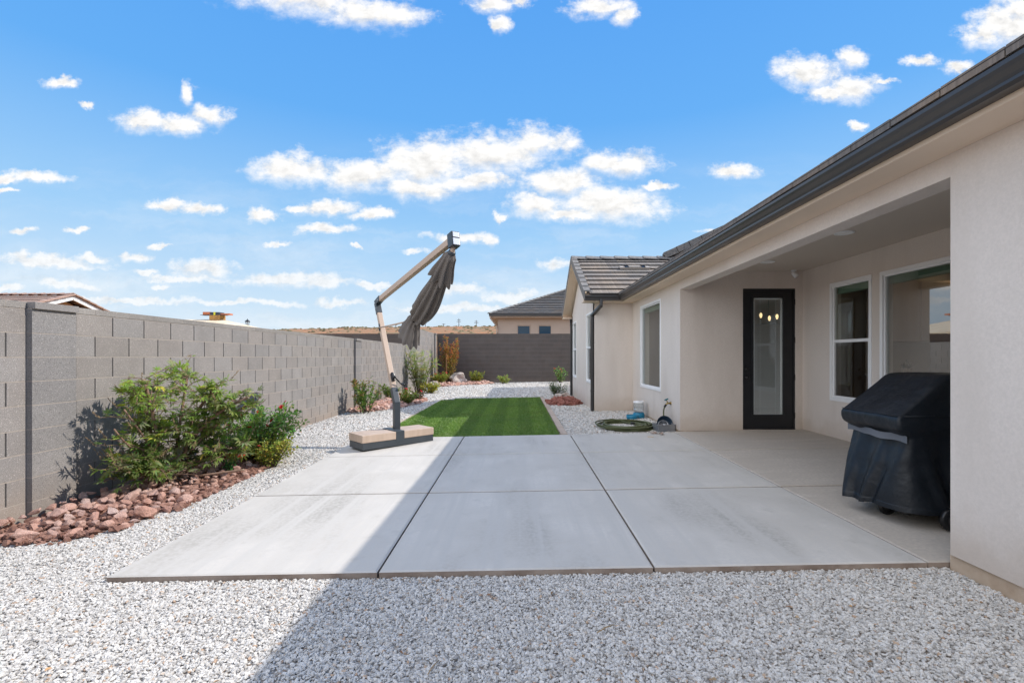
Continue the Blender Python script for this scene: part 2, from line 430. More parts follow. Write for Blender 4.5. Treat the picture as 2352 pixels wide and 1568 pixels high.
M['hill'] = mat('red_desert_hill', (.36, .155, .07), .95, var=[(.03, .42, .62, (.31, .155, .075)), (.12, .47, .6, (.20, .14, .07)), (.6, .55, .62, (.16, .16, .08))], bump=[(.3, .5, .6)])
kind(obj('hills', h, M['hill']), 'structure')
sh = MB()
for i in range(1300):
    x = R.uniform(-300, 160); y = 420 - abs(R.gauss(0, 75)); 
    if y < 200: continue
    s_ = R.uniform(.45, 1.25); z = hill_z(x, y) - .2
    t = R.uniform(.6, 1.2)
    bm = bmesh.new(); bmesh.ops.create_icosphere(bm, subdivisions=1, radius=1)
    for v in bm.verts: v.co = Vector((x + v.co.x * s_ * 1.2 * R.uniform(.7, 1.2), y + v.co.y * s_, z + max(0, v.co.z + .3) * s_ * R.uniform(.5, .9)))
    sh.bm(bm, 0, (t, t, t))
M['scrub'] = mat('desert_scrub', (.17, .145, .075), .95, tint=True)
kind(obj('desert_scrub', sh, M['scrub']), 'stuff', 'low dark green scrub dotted over the red desert hill')

# ------------------------------------------------------------------ patio slabs with tooled joints
M['conc'] = mat('patio_concrete', (.55, .51, .455), .85, var=[(.55, .38, .66, (.46, .425, .375)), (1.6, .42, .66, (.60, .56, .505)), (.9, .48, .68, (.36, .335, .295), (1.5, .45, 1)), (5, .58, .75, (.44, .41, .365)), (260, .62, .70, (.34, .31, .27)), (.8, .5, .62, (.50, .47, .425), (9, .25, 1)), (38, .35, .75, (.52, .49, .45))],
                bump=[(220, .12, .003), (14, .12, .006)])
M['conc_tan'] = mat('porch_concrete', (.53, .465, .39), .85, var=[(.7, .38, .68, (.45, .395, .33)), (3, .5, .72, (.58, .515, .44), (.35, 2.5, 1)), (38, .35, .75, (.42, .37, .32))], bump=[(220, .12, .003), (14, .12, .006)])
M['slab_side'] = mat('slab_edge_soil_stained', (.34, .27, .22), .95, var=[(6, .4, .65, (.24, .18, .14))], bump=[(60, .4, .008)])
M['joint'] = mat('joint_dark', (.10, .085, .07), .95)  # dark floor of the slab joints
def slab(name, xs, ys, material, parent=None):
    mb = MB(); gp = .013; gq = .026; bv = .012; dp = .022
    for i in range(len(xs) - 1):
        for j in range(len(ys) - 1):
            a0, a1, b0, b1 = xs[i] + (gp / 2 if i else 0), xs[i + 1] - (gp / 2 if i < len(xs) - 2 else 0), ys[j] + (gq / 2 if j else 0), ys[j + 1] - (gq / 2 if j < len(ys) - 2 else 0)
            def P(x, y, dz=0): return (x, y, pz(x, y) + dz)
            i0, i1, k0, k1 = a0 + bv, a1 - bv, b0 + bv, b1 - bv
            mb.face([P(i0, k0), P(i1, k0), P(i1, k1), P(i0, k1)])
            q = [(a0, b0), (a1, b0), (a1, b1), (a0, b1)]; r = [(i0, k0), (i1, k0), (i1, k1), (i0, k1)]
            for k in range(4):
                A, B = q[k], q[(k + 1) % 4]; Cc, Dd = r[(k + 1) % 4], r[k]
                mb.face([P(*A, -.007), P(*B, -.007), P(*Cc), P(*Dd)])
                mb.face([P(*A, -.14), P(*B, -.14), P(*B, -.007), P(*A, -.007)], 2)
    mb2 = MB(); x0, x1, y0, y1 = xs[0] + .02, xs[-1] - .02, ys[0] + .02, ys[-1] - .02
    mb.face([(x0, y0, pz(x0, y0) - dp), (x1, y0, pz(x1, y0) - dp), (x1, y1, pz(x1, y1) - dp), (x0, y1, pz(x0, y1) - dp)], 1)
    return kind(obj(name, mb, [material, M['joint'], M['slab_side']]), 'structure')
YS = [2.90, 4.53, 6.20, 7.55]
slab('patio', [-2.51, -.855, .829, 2.495], YS, M['conc'])
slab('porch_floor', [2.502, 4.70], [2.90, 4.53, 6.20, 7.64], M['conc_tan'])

# ------------------------------------------------------------------ block walls
def block_wall(axis, front, sgn, a0, a1, ztop, ncourse, thick, phase, parent, mats, course=.2032, L=.4064, cap=.06, over=0., rng=3):
    """axis 'y': runs along y, face at x=front looking sgn*x; axis 'x': runs along x, face at y=front looking sgn*y"""
    rr = random.Random(rng); mb = MB(); cp = MB()
    def bx(m_, u0, u1, d0, d1, z0, z1, mi=0, c=(1, 1, 1)):
        p, q = front - sgn * d0, front - sgn * d1
        lo, hi_ = min(p, q), max(p, q)
        if axis == 'y': m_.box(lo, hi_, u0, u1, z0, z1, mi, c)
        else: m_.box(u0, u1, lo, hi_, z0, z1, mi, c)
    zt = ztop - cap
    for k in range(ncourse):
        z1 = zt - k * course; z0 = z1 - course
        ph = phase + (L / 2 if k % 2 == 0 else 0)
        n0 = math.floor((a0 - ph) / L)
        u = ph + n0 * L
        while u < a1:
            s0, s1 = max(u + .007, a0), min(u + L - .007, a1)
            if s1 - s0 > .01:
                t = rr.uniform(.93, 1.06); wv = rr.uniform(-.02, .02)
                bx(mb, s0, s1, 0, thick, z0 + .005, z1 - .005, 0, (t + wv, t, t - wv))
            u += L
        bx(mb, a0, a1, .0015, thick - .0015, z1 - .005, z1 + .005, 1)
    bx(mb, a0 + .003, a1 - .003, .008, thick - .008, zt - ncourse * course, zt - .006, 2)
    u = phase + math.floor((a0 - phase) / L) * L
    while u < a1:
        s0, s1 = max(u + .003, a0), min(u + L - .003, a1)
        if s1 - s0 > .01:
            t = rr.uniform(.9, 1.15); bx(cp, s0, s1, -over, thick + over, zt + .004, ztop, 0, (t, t, t * .98))
        u += L
    bx(cp, a0 + .002, a1 - .002, -over + .0015, thick - .0015 + over, zt + .0005, ztop - .002, 1)
    obj('wall', mb, mats, parent); obj('cap', cp, mats[:2], parent)
def pilaster(parent, y0, y1, xf, xb, ztop, n, mats, rng=1):
    rr = random.Random(rng); mb = MB(); zt = ztop - .06
    for k in range(n):
        t = rr.uniform(.84, 1.0); z1 = zt - k * .2032
        mb.box(xb, xf, y0, y1, z1 - .2032 + .004, z1 - .004, 0, (t * .96, t * .99, t * 1.02))
        mb.box(xb, xf - .0015, y0 + .0015, y1 - .0015, z1 - .004, z1 + .004, 1)
    p = obj('pilaster', mb, mats, parent)
    c = MB(); c.box(xb + .01, xf + .026, y0 - .0, y1, zt + .0045, ztop + .0015, 0, (.98, .99, 1.0))
    obj('pilaster_cap', c, mats, p)
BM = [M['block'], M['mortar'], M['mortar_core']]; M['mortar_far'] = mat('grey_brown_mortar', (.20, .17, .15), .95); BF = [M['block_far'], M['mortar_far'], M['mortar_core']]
X0 = -4.147
t = thing('block_wall', 'long sunlit grey concrete block wall with pilasters down the left side of the yard', 'wall', (X0, 8, 0))
block_wall('y', X0, 1, -6, 20.1, 1.755, 11, .2, 3.847, t, BM)
for i, y in enumerate((4.008, 12.006)): pilaster(t, y, y + .40, X0 + .05, X0 + .001, 1.755, 11, BM, i)
t = thing('block_wall', 'short taller sunlit block wall section in the far left corner of the yard', 'wall', (X0, 22, 0))
block_wall('y', X0, 1, 20.105, 23.95, 2.455, 14, .2, 20.11, t, BM, rng=5)
pilaster(t, 23.5, 23.9, X0 + .05, X0 + .001, 2.455, 14, BM, 7)
t = thing('block_wall', 'dark shaded brown grey block wall closing the far end of the yard', 'wall', (1, 24, 0))
block_wall('x', 24.0, -1, X0 + .06, 9.0, 2.456, 14, .2, -4.1, t, BF, rng=6)
t = thing('block_wall', 'dark block wall of the neighbouring yard showing above the long left wall', 'wall', (-15, 24, 0))
block_wall('x', 24.02, -1, -32, X0 - .22, 2.46, 14, .2, -4.5, t, BF, rng=8)
# ------------------------------------------------------------------ the house
XW, XR, YD, XB = 2.61, 4.585, 7.66, 1.742
YB0, YB1 = 10.878, 15.35
house = thing('house', 'single storey tan stucco house with grey tile roof, covered porch and dark gutters', 'house', (2.61, 7, 0))

def panel(mb, plane, axis, sgn, thick, u0, u1, z0, z1, holes, gable=None):
    """wall sheet with openings. axis 'x': plane x=const, runs along y; axis 'y': plane y=const, runs along x. sgn: outward direction"""
    us = sorted({u0, u1, *[min(max(q, u0), u1) for hh in holes for q in hh[:2]]}); zs = sorted({z0, z1, *[min(max(q, z0), z1) for hh in holes for q in hh[2:4]]})
    def P(u, d, z):
        p = plane - sgn * d
        return (p, u, z) if axis == 'x' else (u, p, z)
    def inside(u, z): return any(a < u < b and c < z < d for a, b, c, d in holes)
    for i in range(len(us) - 1):
        for j in range(len(zs) - 1):
            if inside((us[i] + us[i + 1]) / 2, (zs[j] + zs[j + 1]) / 2): continue
            for d in (0, thick):
                mb.face([P(us[i], d, zs[j]), P(us[i + 1], d, zs[j]), P(us[i + 1], d, zs[j + 1]), P(us[i], d, zs[j + 1])])
    def strip(a, b):
        mb.face([P(a[0], 0, a[1]), P(b[0], 0, b[1]), P(b[0], thick, b[1]), P(a[0], thick, a[1])])
    for a, b, c, d in holes:
        c2 = max(c, z0)
        strip((a, c2), (a, d)); strip((b, c2), (b, d)); strip((a, d), (b, d))
        if c > z0: strip((a, c), (b, c))
    segs = [(u0, u1)]
    strip((u0, z0), (u0, z1)); strip((u1, z0), (u1, z1)); strip((u0, z1), (u1, z1))
    cut = sorted((a, b) for a, b, c, d in holes if c <= z0); cur = u0
    for a, b in cut:
        if a > cur: strip((cur, z0), (a, z0))
        cur = b
    if cur < u1: strip((cur, z0), (u1, z0))

W1 = (6.159, 6.983, .655, 2.362); W2 = (4.15, 6.018, .40, 2.362); W3 = (8.681, 10.125, .655, 2.362)
W4 = (11.25, 12.11, .655, 2.362); W5 = (14.16, 15.07, .655, 2.362)
DR = (3.622, 4.473, .12, 2.392)
SOF = 2.515
wl = MB()
panel(wl, XW, 'x', -1, .18, -5, YB0 - .001, .10, SOF + .08, [(2.87, YD, -1, 2.377), W3])
panel(wl, XW, 'x', -1, .18, YB1, 20.2, .0, SOF + .08, [])
panel(wl, YD, 'y', -1, .18, XW + .18, XR, .10, 2.68, [DR])
panel(wl, XR, 'x', -1, .16, 2.72, YD + .18, .10, 2.70, [W1, W2])
panel(wl, 2.87, 'y', 1, .16, XW + .18, XR, .10, 2.68, [])
panel(wl, YB0, 'y', -1, .18, XB, XW, .05, SOF + .08, [])
panel(wl, XB, 'x', -1, .18, YB0 + .18, YB1 - .18, .05, SOF + .08, [W4, W5])
panel(wl, YB1, 'y', 1, .18, XB, XW, .05, SOF + .08, [])
# end strips closing the corners of the bump-out
panel(wl, XB, 'x', -1, .18, YB0 + .0005, YB0 + .18, .05, SOF + .08, [])
panel(wl, XB, 'x', -1, .18, YB1 - .18, YB1 - .0005, .05, SOF + .08, [])
# gable triangle
ym = (YB0 + YB1) / 2
wl.face([(XB, YB0, SOF + .08), (XB, YB1, SOF + .08), (XB, ym, SOF + .1 + (ym - YB0) * .5 + .1)])
panel(wl, -5.0, 'y', -1, .18, XW, 14, .1, 2.6, [])
panel(wl, 14.0, 'x', 1, .18, -5, 20.2, .1, 2.6, [])
panel(wl, 20.2, 'y', 1, .18, XW, 14, .1, 2.6, [])
obj('wall', wl, M['stucco'], house)
st = MB()
st.box(XW + .012, XW + .2, -5, 2.885, -.3, .099); st.box(XW + .012, XW + .2, YD - .012, YB0, -.3, .099)
st.box(XB + .012, XB + .2, YB0 + .012, YB1 - .012, -.3, .049); st.box(XB + .012, XW + .2, YB0 + .012, YB0 + .2, -.3, .0485); st.box(XW + .2, XR + .1, 2.74, 2.885, -.3, .099)
st.box(XW + .2, XR + .16, YD + .01, YD + .2, -.3, .099); st.box(XR + .012, XR + .16, 2.885, YD + .01, -.3, .0995)
obj('foundation', st, M['stem'], house)
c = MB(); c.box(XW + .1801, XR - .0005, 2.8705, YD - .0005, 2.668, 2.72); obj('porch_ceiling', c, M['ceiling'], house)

# eaves: soffit and fascia in stucco
sf = MB()
XF = 2.35; YF = 10.62; XK = 1.452
sf.prism([(XF, SOF), (XW - .002, SOF), (XW - .002, SOF + .03), (XF + .03, SOF + .03), (XF + .03, 2.655), (XF, 2.655)], -5.2, YF + .0, 'y')
sf.box(XK + .01, XW - .002, YF, YF + .03, SOF, 2.655); sf.box(XK + .01, XW - .002, YF + .03, YB0 - .002, SOF, SOF + .03)
sf.box(XK + .01, XW - .002, 15.61 - .03, 15.61, SOF, 2.655); sf.box(XK + .01, XW - .002, YB1 + .002, 15.58, SOF, SOF + .03)
sf.prism([(XF, SOF), (XW - .002, SOF), (XW - .002, SOF + .03), (XF + .03, SOF + .03), (XF + .03, 2.655), (XF, 2.655)], 15.61, 20.4, 'y')
obj('soffit', sf, M['stucco_soffit'], house)
# sloping soffit and barge board below the gable
rk = MB()
def zr(y, off=0): return 2.70 + .5 * (min(y, 2 * ym - y) - 10.50) + off
for a, b in ((YF, ym), (ym, 2 * ym - YF)):
    lo = -.175
    rk.raw([(XK + .01, a, zr(a, lo)), (XB + .01, a, zr(a, lo)), (XB + .01, b, zr(b, lo)), (XK + .01, b, zr(b, lo)),
            (XK + .01, a, zr(a, -.05)), (XB + .01, a, zr(a, -.05)), (XB + .01, b, zr(b, -.05)), (XK + .01, b, zr(b, -.05))],
           [(0, 1, 2, 3), (0, 3, 7, 4), (0, 1, 5, 4), (3, 2, 6, 7), (4, 5, 6, 7)])
obj('gable_soffit', rk, M['stucco_soffit'], house)

# tiled slopes: stepped courses
def slope(mb, o, along, up, length, rise_len, course=.337, lip=.034, m=0, skip=None):
    """o: eave start; along: unit vector of the eave; up: unit vector up the slope"""
    o, al, upv = Vector(o), Vector(along), Vector(up); nrm = al.cross(upv).normalized()
    if nrm.z < 0: nrm = -nrm
    n = max(1, round(rise_len / course)); cs = rise_len / n
    for k in range(n):
        s0, s1 = (0, length) if not callable(length) else length(k * cs)
        t0, t1 = (0, length) if not callable(length) else length((k + 1) * cs)
        a = o + upv * (k * cs) + nrm * lip; b = o + upv * ((k + 1) * cs + .01) + nrm * .002
        mb.face([a + al * s0, a + al * s1, b + al * t1, b + al * t0], m)
        lo = a - nrm * (lip + .004)
        mb.face([lo + al * s0, lo + al * s1, a + al * s1, a + al * s0], m + 1)
    mb.face([o - nrm * .012, o - nrm * .012 + al * (length if not callable(length) else length(0)[1]), o + upv * rise_len - nrm * .012 + al * (length if not callable(length) else length(rise_len)[1]), o + upv * rise_len - nrm * .012], m)
c5 = 1 / math.sqrt(1.25); s5 = .5 * c5
SL = (ym - 10.50) / c5
r1 = MB(); slope(r1, (XK + .13, 10.50, 2.668), (1, 0, 0), (0, c5, s5), 5.2 - XK, SL)
slope(r1, (XK + .13, 2 * ym - 10.50, 2.668), (1, 0, 0), (0, -c5, s5), 5.2 - XK, SL)
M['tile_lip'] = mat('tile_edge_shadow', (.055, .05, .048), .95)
roof = obj('roof', r1, [M['tile'], M['tile_lip']], house)
r2 = MB(); slope(r2, (2.235, -5.2, 2.668), (0, 1, 0), (c5, 0, s5), 15.73, 6.9)
slope(r2, (2.235, 15.70, 2.668), (0, 1, 0), (c5, 0, s5), 4.7, 6.9)
slope(r2, (2.235 + 2 * 6.9 * c5, -5.2, 2.668), (0, 1, 0), (-c5, 0, s5), 25.6, 6.9)
XRG = 2.235 + 6.9 * c5
r2.face([(2.3, -5.0, 2.6), (14.2, -5.0, 2.6), (XRG, -5.0, 5.75)], 0); r2.face([(2.3, 20.2, 2.6), (14.2, 20.2, 2.6), (XRG, 20.2, 5.75)], 0)
# small nibs of the eave tiles, as seen edge-on from below
yy = -5.2
nb = random.Random(4)
while yy < 10.45:
    r2.box(2.222, 2.30, yy + .004, yy + .331, 2.663 + nb.uniform(-.003, .003), 2.712 + nb.uniform(-.004, .004)); yy += .335
obj('roof', r2, [M['tile_side'], M['tile_lip']], house)
# upper gable seen over the eave
r3 = MB(); c42 = 1 / math.sqrt(1.2025)
for s_ in (1, -1):
    x_e = 4.02 if s_ == 1 else 10.3
    slope(r3, (x_e, 13.1, 4.06), (0, 1, 0), (s_ * .909, 0, .4166), 6.6, 3.46)
obj('roof', r3, [M['tile_side'], M['tile_lip']], house)
ug = MB(); ug.prism([(4.1, 3.0), (10.2, 3.0), (10.2, 4.02), (7.16, 5.42), (4.1, 4.02)], 13.22, 19.5, 'y'); obj('gable_wall', ug, M['stucco'], house)
ub = MB()
k = 0
while k < 9:
    d0 = k * .37; p0 = Vector((4.0 + d0 * .909, 13.08, 4.075 + d0 * .4166 + .012)); p1 = p0 + Vector((.40 * .909, 0, .40 * .4166 - .006))
    ub.beam(p0 + Vector((0, 0, .02)), p1, .2, .05, (0, 1, 0)); ub.beam(p0 - Vector((0, .09, .03)), p1 - Vector((0, .09, .03)), .025, .17, (0, 1, 0)); k += 1
obj('rake_tile', ub, M['tile_edge'], house)

# ridge and rake trim tiles of the near gable
def ridge_caps(mb, p0, p1, n, lw=.19, drop=.5):
    p0, p1 = Vector(p0), Vector(p1); d = (p1 - p0) / n; t = d.normalized(); sidev = t.cross(Vector((0, 0, 1))).normalized()
    for k in range(n):
        a = p0 + d * k; b = a + d * 1.07
        vs = []
        for p, e, wf in ((a, .045, 1.0), (b, .02, .93)):
            for sgn in (-1, 0, 1):
                for th in (0, -.028):
                    vs.append(p + sidev * sgn * lw * wf + Vector((0, 0, e + th - abs(sgn) * lw * drop)))
        # vs order per end: L0 L1 C0 C1 R0 R1
        f = [(0, 2, 8, 6), (2, 4, 10, 8), (1, 3, 2, 0), (3, 5, 4, 2), (0, 6, 7, 1), (4, 5, 11, 10), (7, 9, 8, 6), (9, 11, 10, 8)]
        mb.raw(vs, f, 0)
rc = MB(); ridge_caps(rc, (XK + .02, ym, 2.69 + SL * s5 + .035), (5.0, ym, 2.69 + SL * s5 + .035), 9)
obj('ridge_tile', rc, M['tile_edge'], house)
rt = MB()
for sgn in (1, -1):
    nT = 9; cs = SL / nT
    for k in range(nT):
        y = 10.50 + k * cs * c5; z = 2.668 + k * cs * s5
        y2 = 10.50 + (k + 1.06) * cs * c5; z2 = 2.668 + (k + 1.06) * cs * s5
        def Y(v): return v if sgn == 1 else 2 * ym - v
        for (xa, xb, dz0, dz1) in ((XK, XK + .145, .052, .082), (XK, XK + .028, -.11, .052)):
            e0, e1 = .012, -.012
            vs = [(xa, Y(y), z + dz0 + (e0 if dz0 > 0 else 0)), (xb, Y(y), z + dz0 + (e0 if dz0 > 0 else 0)), (xb, Y(y2), z2 + dz0 + (e1 if dz0 > 0 else 0)), (xa, Y(y2), z2 + dz0 + (e1 if dz0 > 0 else 0)),
                  (xa, Y(y), z + dz1 + e0), (xb, Y(y), z + dz1 + e0), (xb, Y(y2), z2 + dz1 + e1), (xa, Y(y2), z2 + dz1 + e1)]
            rt.raw(vs, [(0, 1, 2, 3), (4, 5, 6, 7), (0, 1, 5, 4), (1, 2, 6, 5), (2, 3, 7, 6), (3, 0, 4, 7)], 0)
    
obj('rake_tile', rt, M['tile_edge'], house)
# flat vent low in the tiles
vt = MB()
k = 5.55; y = 10.5 + k * .337 * c5; z = 2.668 + k * .337 * s5
def VP(x, s_, n_): return (x, y + s_ * c5 - n_ * s5, z + s_ * s5 + n_ * c5)
for (xa, xb, s0, s1, n0, n1, mi) in ((2.62, 3.38, 0, .24, .02, .075, 0), (2.74, 2.84, .01, .22, .0755, .085, 1), (3.16, 3.26, .01, .22, .0755, .085, 1), (2.84, 3.16, .03, .22, .0755, .088, 0)):
    vs = [VP(xa, s0, n0), VP(xb, s0, n0), VP(xb, s1, n0), VP(xa, s1, n0), VP(xa, s0, n1), VP(xb, s0, n1), VP(xb, s1, n1 - .03), VP(xa, s1, n1 - .03)]
    vt.raw(vs, [(0, 1, 5, 4), (4, 5, 6, 7), (0, 4, 7, 3), (1, 2, 6, 5), (3, 7, 6, 2)], mi)
obj('roof_vent', vt, [mat('vent_paint', (.36, .32, .28), .7), M['black']], house)

# gutters
gt = MB()
prof = [(2.347, 2.545), (2.285, 2.545), (2.262, 2.556), (2.262, 2.572), (2.250, 2.585), (2.236, 2.612), (2.222, 2.628), (2.222, 2.650), (2.232, 2.652), (2.232, 2.640), (2.347, 2.640)]
gt.prism(prof, -5.2, YF - .1, 'y')
dx = 2.347; 
prof2 = [(YF - .003 - (dx - a), b) for a, b in prof]
gt.prism(prof2, XK + .02, 2.30, 'x')
gt.box(2.29, 2.345, YF - .12, YF - .005, 2.5455, 2.6395)
gt2 = MB(); gt2.prism([(2 * ym - a, b) for a, b in prof2], XK + .02, 2.35, 'x'); gt2.prism(prof, 15.75, 20.4, 'y')
obj('gutter', gt, M['gutter'], house); obj('gutter', gt2, M['gutter'], house)
# downspouts
def dspout(pts, wx=.062, wy=.075):
    mb = MB()
    for p, q in zip(pts[:-1], pts[1:]):
        p, q = Vector(p), Vector(q); t = (q - p).normalized()
        mb.beam(p - t * .012, q + t * .012, wy, wx, (0, 1, 0) if abs(t.y) < .5 else (1, 0, 0), b=.01)
    return mb
ds = dspout([(1.845, 10.57, 2.56), (1.845, 10.57, 2.43), (1.700, 10.94, 2.24), (1.700, 10.94, .02)])
d = obj('downspout', ds, M['gutter'], house)
for z_ in (1.60, .50): bk = MB(); bk.box(1.662, 1.742, 10.893, 10.987, z_, z_ + .025); obj('bracket', bk, M['gutter'], d)
ds = dspout([(1.74, 15.66, 2.56), (1.74, 15.66, 2.46), (1.705, 15.30, 2.30), (1.705, 15.30, .02)]); d = obj('downspout', ds, M['gutter'], house)

# windows -------------------------------------------------------------
def window(plane, a, b, z0, z1, mid=None, screen=False, name='window', bl=False):
    w_ = thing_part = None
    fr = MB(); f = .048; po = .012; d1 = .06
    fr.cbox(plane - po, plane + d1, a, b, z0, z0 + f, .004); fr.cbox(plane - po, plane + d1, a, b, z1 - f, z1, .004)
    fr.cbox(plane - po, plane + d1, a, a + f, z0 + f, z1 - f, .004); fr.cbox(plane - po, plane + d1, b - f, b, z0 + f, z1 - f, .004)
    o = obj(name, fr, M['vinyl'], house)
    a2, b2, c2, e2 = a + f, b - f, z0 + f, z1 - f
    ins = MB(); s2 = .02
    for (p, q, r, t_) in ((a2, b2, c2, c2 + s2), (a2, b2, e2 - s2, e2), (a2, a2 + s2, c2 + s2, e2 - s2), (b2 - s2, b2, c2 + s2, e2 - s2)):
        ins.box(plane + .012, plane + .05, p, q, r, t_)
    if mid:
        ins.cbox(plane + .0, plane + .055, a2, b2, mid - .03, mid + .012, .004)
        for (p, q, r, t_) in ((a2 + .001, a2 + .032, c2 + .001, mid - .03), (b2 - .032, b2 - .001, c2 + .001, mid - .03), (a2 + .032, b2 - .032, c2 + .001, c2 + .03)):
            ins.box(plane + .006, plane + .048, p, q, r, t_)
    obj('sash', ins, M['vinyl'], o)
    g1 = MB(); zz0 = mid if mid else c2 + s2
    g1.face([(plane + .035, a2 + s2, zz0), (plane + .035, b2 - s2, zz0), (plane + .035, b2 - s2, e2 - s2), (plane + .035, a2 + s2, e2 - s2)])
    obj('pane', g1, M['glass'] if mid or plane == XW else M['glass_big'], o)
    if mid:
        g2 = MB(); g2.face([(plane + .028, a2 + .03, c2 + .028), (plane + .028, b2 - .03, c2 + .028), (plane + .028, b2 - .03, mid - .03), (plane + .028, a2 + .03, mid - .03)])
        obj('pane', g2, M['glass_dark'], o)
    return o
M['shade'] = mat('roller_shade', (.22, .30, .23), .8)
w1 = window(XR, *W1, mid=1.525)
w2 = window(XR, *W2)
w3 = window(XW, *W3)
w4 = window(XB, *W4, mid=1.525)
w5 = window(XB, *W5, mid=1.525)
for wi, Wd, pl in ((w1, W1, XR), (w2, W2, XR), (w3, W3, XW)):
    m_ = MB(); m_.box(pl + .075, pl + .15, Wd[0] + .05, Wd[1] - .05, Wd[3] - .155, Wd[3] - .055); obj('shade', m_, M['shade'], wi)

# door ----------------------------------------------------------------
dr = MB(); x0, x1, z0, z1 = DR
yf = YD + .03
dr.box(x0, x0 + .03, yf - .01, yf + .08, z0, z1); dr.box(x1 - .03, x1, yf - .01, yf + .08, z0, z1); dr.box(x0 + .03, x1 - .03, yf - .01, yf + .08, z1 - .03, z1)
dr.box(x0, x1, yf - .02, yf + .1, z0, z0 + .02)
door = obj('door', dr, M['door'], house)
sl = MB(); W_, H_ = x1 - x0, z1 - z0
gx0, gx1 = x0 + W_ * .215, x0 + W_ * .775; gz0, gz1 = z0 + H_ * .105, z1 - H_ * .066
sl.box(x0 + .031, gx0, yf, yf + .045, z0 + .021, z1 - .031); sl.box(gx1, x1 - .031, yf, yf + .045, z0 + .021, z1 - .031)
sl.box(gx0, gx1, yf, yf + .045, z0 + .021, gz0); sl.box(gx0, gx1, yf, yf + .045, gz1, z1 - .031)
for (a, b, c_, d_) in ((gx0 - .03, gx1 + .03, gz0 - .03, gz0), (gx0 - .03, gx1 + .03, gz1, gz1 + .03), (gx0 - .03, gx0, gz0, gz1), (gx1, gx1 + .03, gz0, gz1)):
    sl.cbox(a, b, yf - .016, yf + .002, c_, d_, .006)
obj('door_leaf', sl, M['door'], door)
lf = MB(); e = .026
for (a, b, c_, d_) in ((gx0, gx1, gz0, gz0 + e * .3), (gx0, gx1, gz1 - e, gz1), (gx0, gx0 + e, gz0, gz1), (gx1 - e, gx1, gz0, gz1)):
    lf.box(a + .001, b - .001, yf + .012, yf + .032, c_ + .001, d_ - .001)
obj('blind_frame', lf, M['blind'], door)
bl = MB(); z = gz0 + .015
while z < gz1 - .03:
    bl.raw([(gx0 + e, yf + .017, z), (gx1 - e, yf + .017, z), (gx1 - e, yf + .029, z + .0075), (gx0 + e, yf + .029, z + .0075)], [(0, 1, 2, 3)]); z += .016
for x in (gx0 + .115, gx1 - .115): bl.box(x, x + .003, yf + .015, yf + .016, gz0, gz1)
obj('blind', bl, M['blind'], door)
gp = MB(); gp.face([(gx0, yf + .008, gz0), (gx1, yf + .008, gz0), (gx1, yf + .008, gz1), (gx0, yf + .008, gz1)]); obj('pane', gp, glass_mat('door_glass', .12, (.9, .93, .92)), door)
zc = z0 + .93
def knob(z, r, l):
    mb = MB(); Mx = Matrix.Translation((x0 + .072, yf, z)) @ Matrix.Rotation(PI / 2, 4, 'X')
    mb.lathe([(0, l), (r * .6, l), (r, l - .012), (r, l - .03), (.014, l - .045), (.014, .008), (.034, .008), (.034, 0)], 0, 0, 20, mat=Mx); return mb
obj('handle', knob(z0 + .835, .027, .065), M['black'], door)
obj('deadbolt', knob(z0 + .968, .024, .03), M['black'], door)
for q in (.1, .37, .635, .905):
    m_ = MB(); m_.cbox(x1 - .022, x1 + .004, yf - .02, yf - .009, z0 + H_ * q - .045, z0 + H_ * q + .045, .003); obj('hinge', m_, M['black'], door)

# porch lights, corner spotlight, tap ---------------------------------
for y in (5.276, 6.90):
    m_ = MB(); m_.lathe([(.098, 2.668), (.098, 2.660), (.078, 2.657), (.074, 2.664)], 3.62, y, 32)
    o = obj('ceiling_light', m_, M['whiteplastic'], house); m2 = MB(); m2.lathe([(.075, 2.664), (.05, 2.660), (0.0, 2.659)], 3.62, y, 32); obj('lens', m2, M['lens'], o)
m_ = MB(); m_.lathe([(.0, 2.667), (.04, 2.667), (.04, 2.652), (.012, 2.646), (.012, 2.625)], 4.385, 7.56, 16)
Mx = Matrix.Translation((4.385, 7.55, 2.60)) @ Matrix.Rotation(math.radians(-35), 4, 'Y') @ Matrix.Rotation(math.radians(155), 4, 'X')
m_.lathe([(.0, -.045), (.022, -.042), (.032, .0), (.036, .05), (.03, .055), (0, .05)], 0, 0, 16, mat=Mx); obj('spotlight', m_, M['whiteplastic'], house)
M['brass'] = mat('brass', (.42, .30, .12), .35, metal=1.); M['tealhandle'] = mat('teal_handle', (.0, .11, .12), .4)
tp = MB(); ty, tz = 8.12, .50
tp.lathe([(.03, 0), (.03, .008), (0, .008)], 0, 0, 16, mat=Matrix.Translation((XW, ty, tz)) @ Matrix.Rotation(-PI / 2, 4, 'Y'))
tp.tube([(XW, ty, tz), (XW - .06, ty, tz), (XW - .10, ty - .01, tz - .03)], [.014, .016, .013], 10)
tp.tube([(XW - .05, ty, tz), (XW - .075, ty, tz + .055)], .009, 8)
tap = obj('tap', tp, M['brass'], house)
hw = MB(); hw.lathe([(0, .012), (.02, .012), (.036, .008), (.036, -.004), (.02, -.006), (0, -.006)], 0, 0, 14, mat=Matrix.Translation((XW - .078, ty, tz + .062)) @ Matrix.Rotation(math.radians(-25), 4, 'Y')); obj('tap_handle', hw, M['tealhandle'], tap)

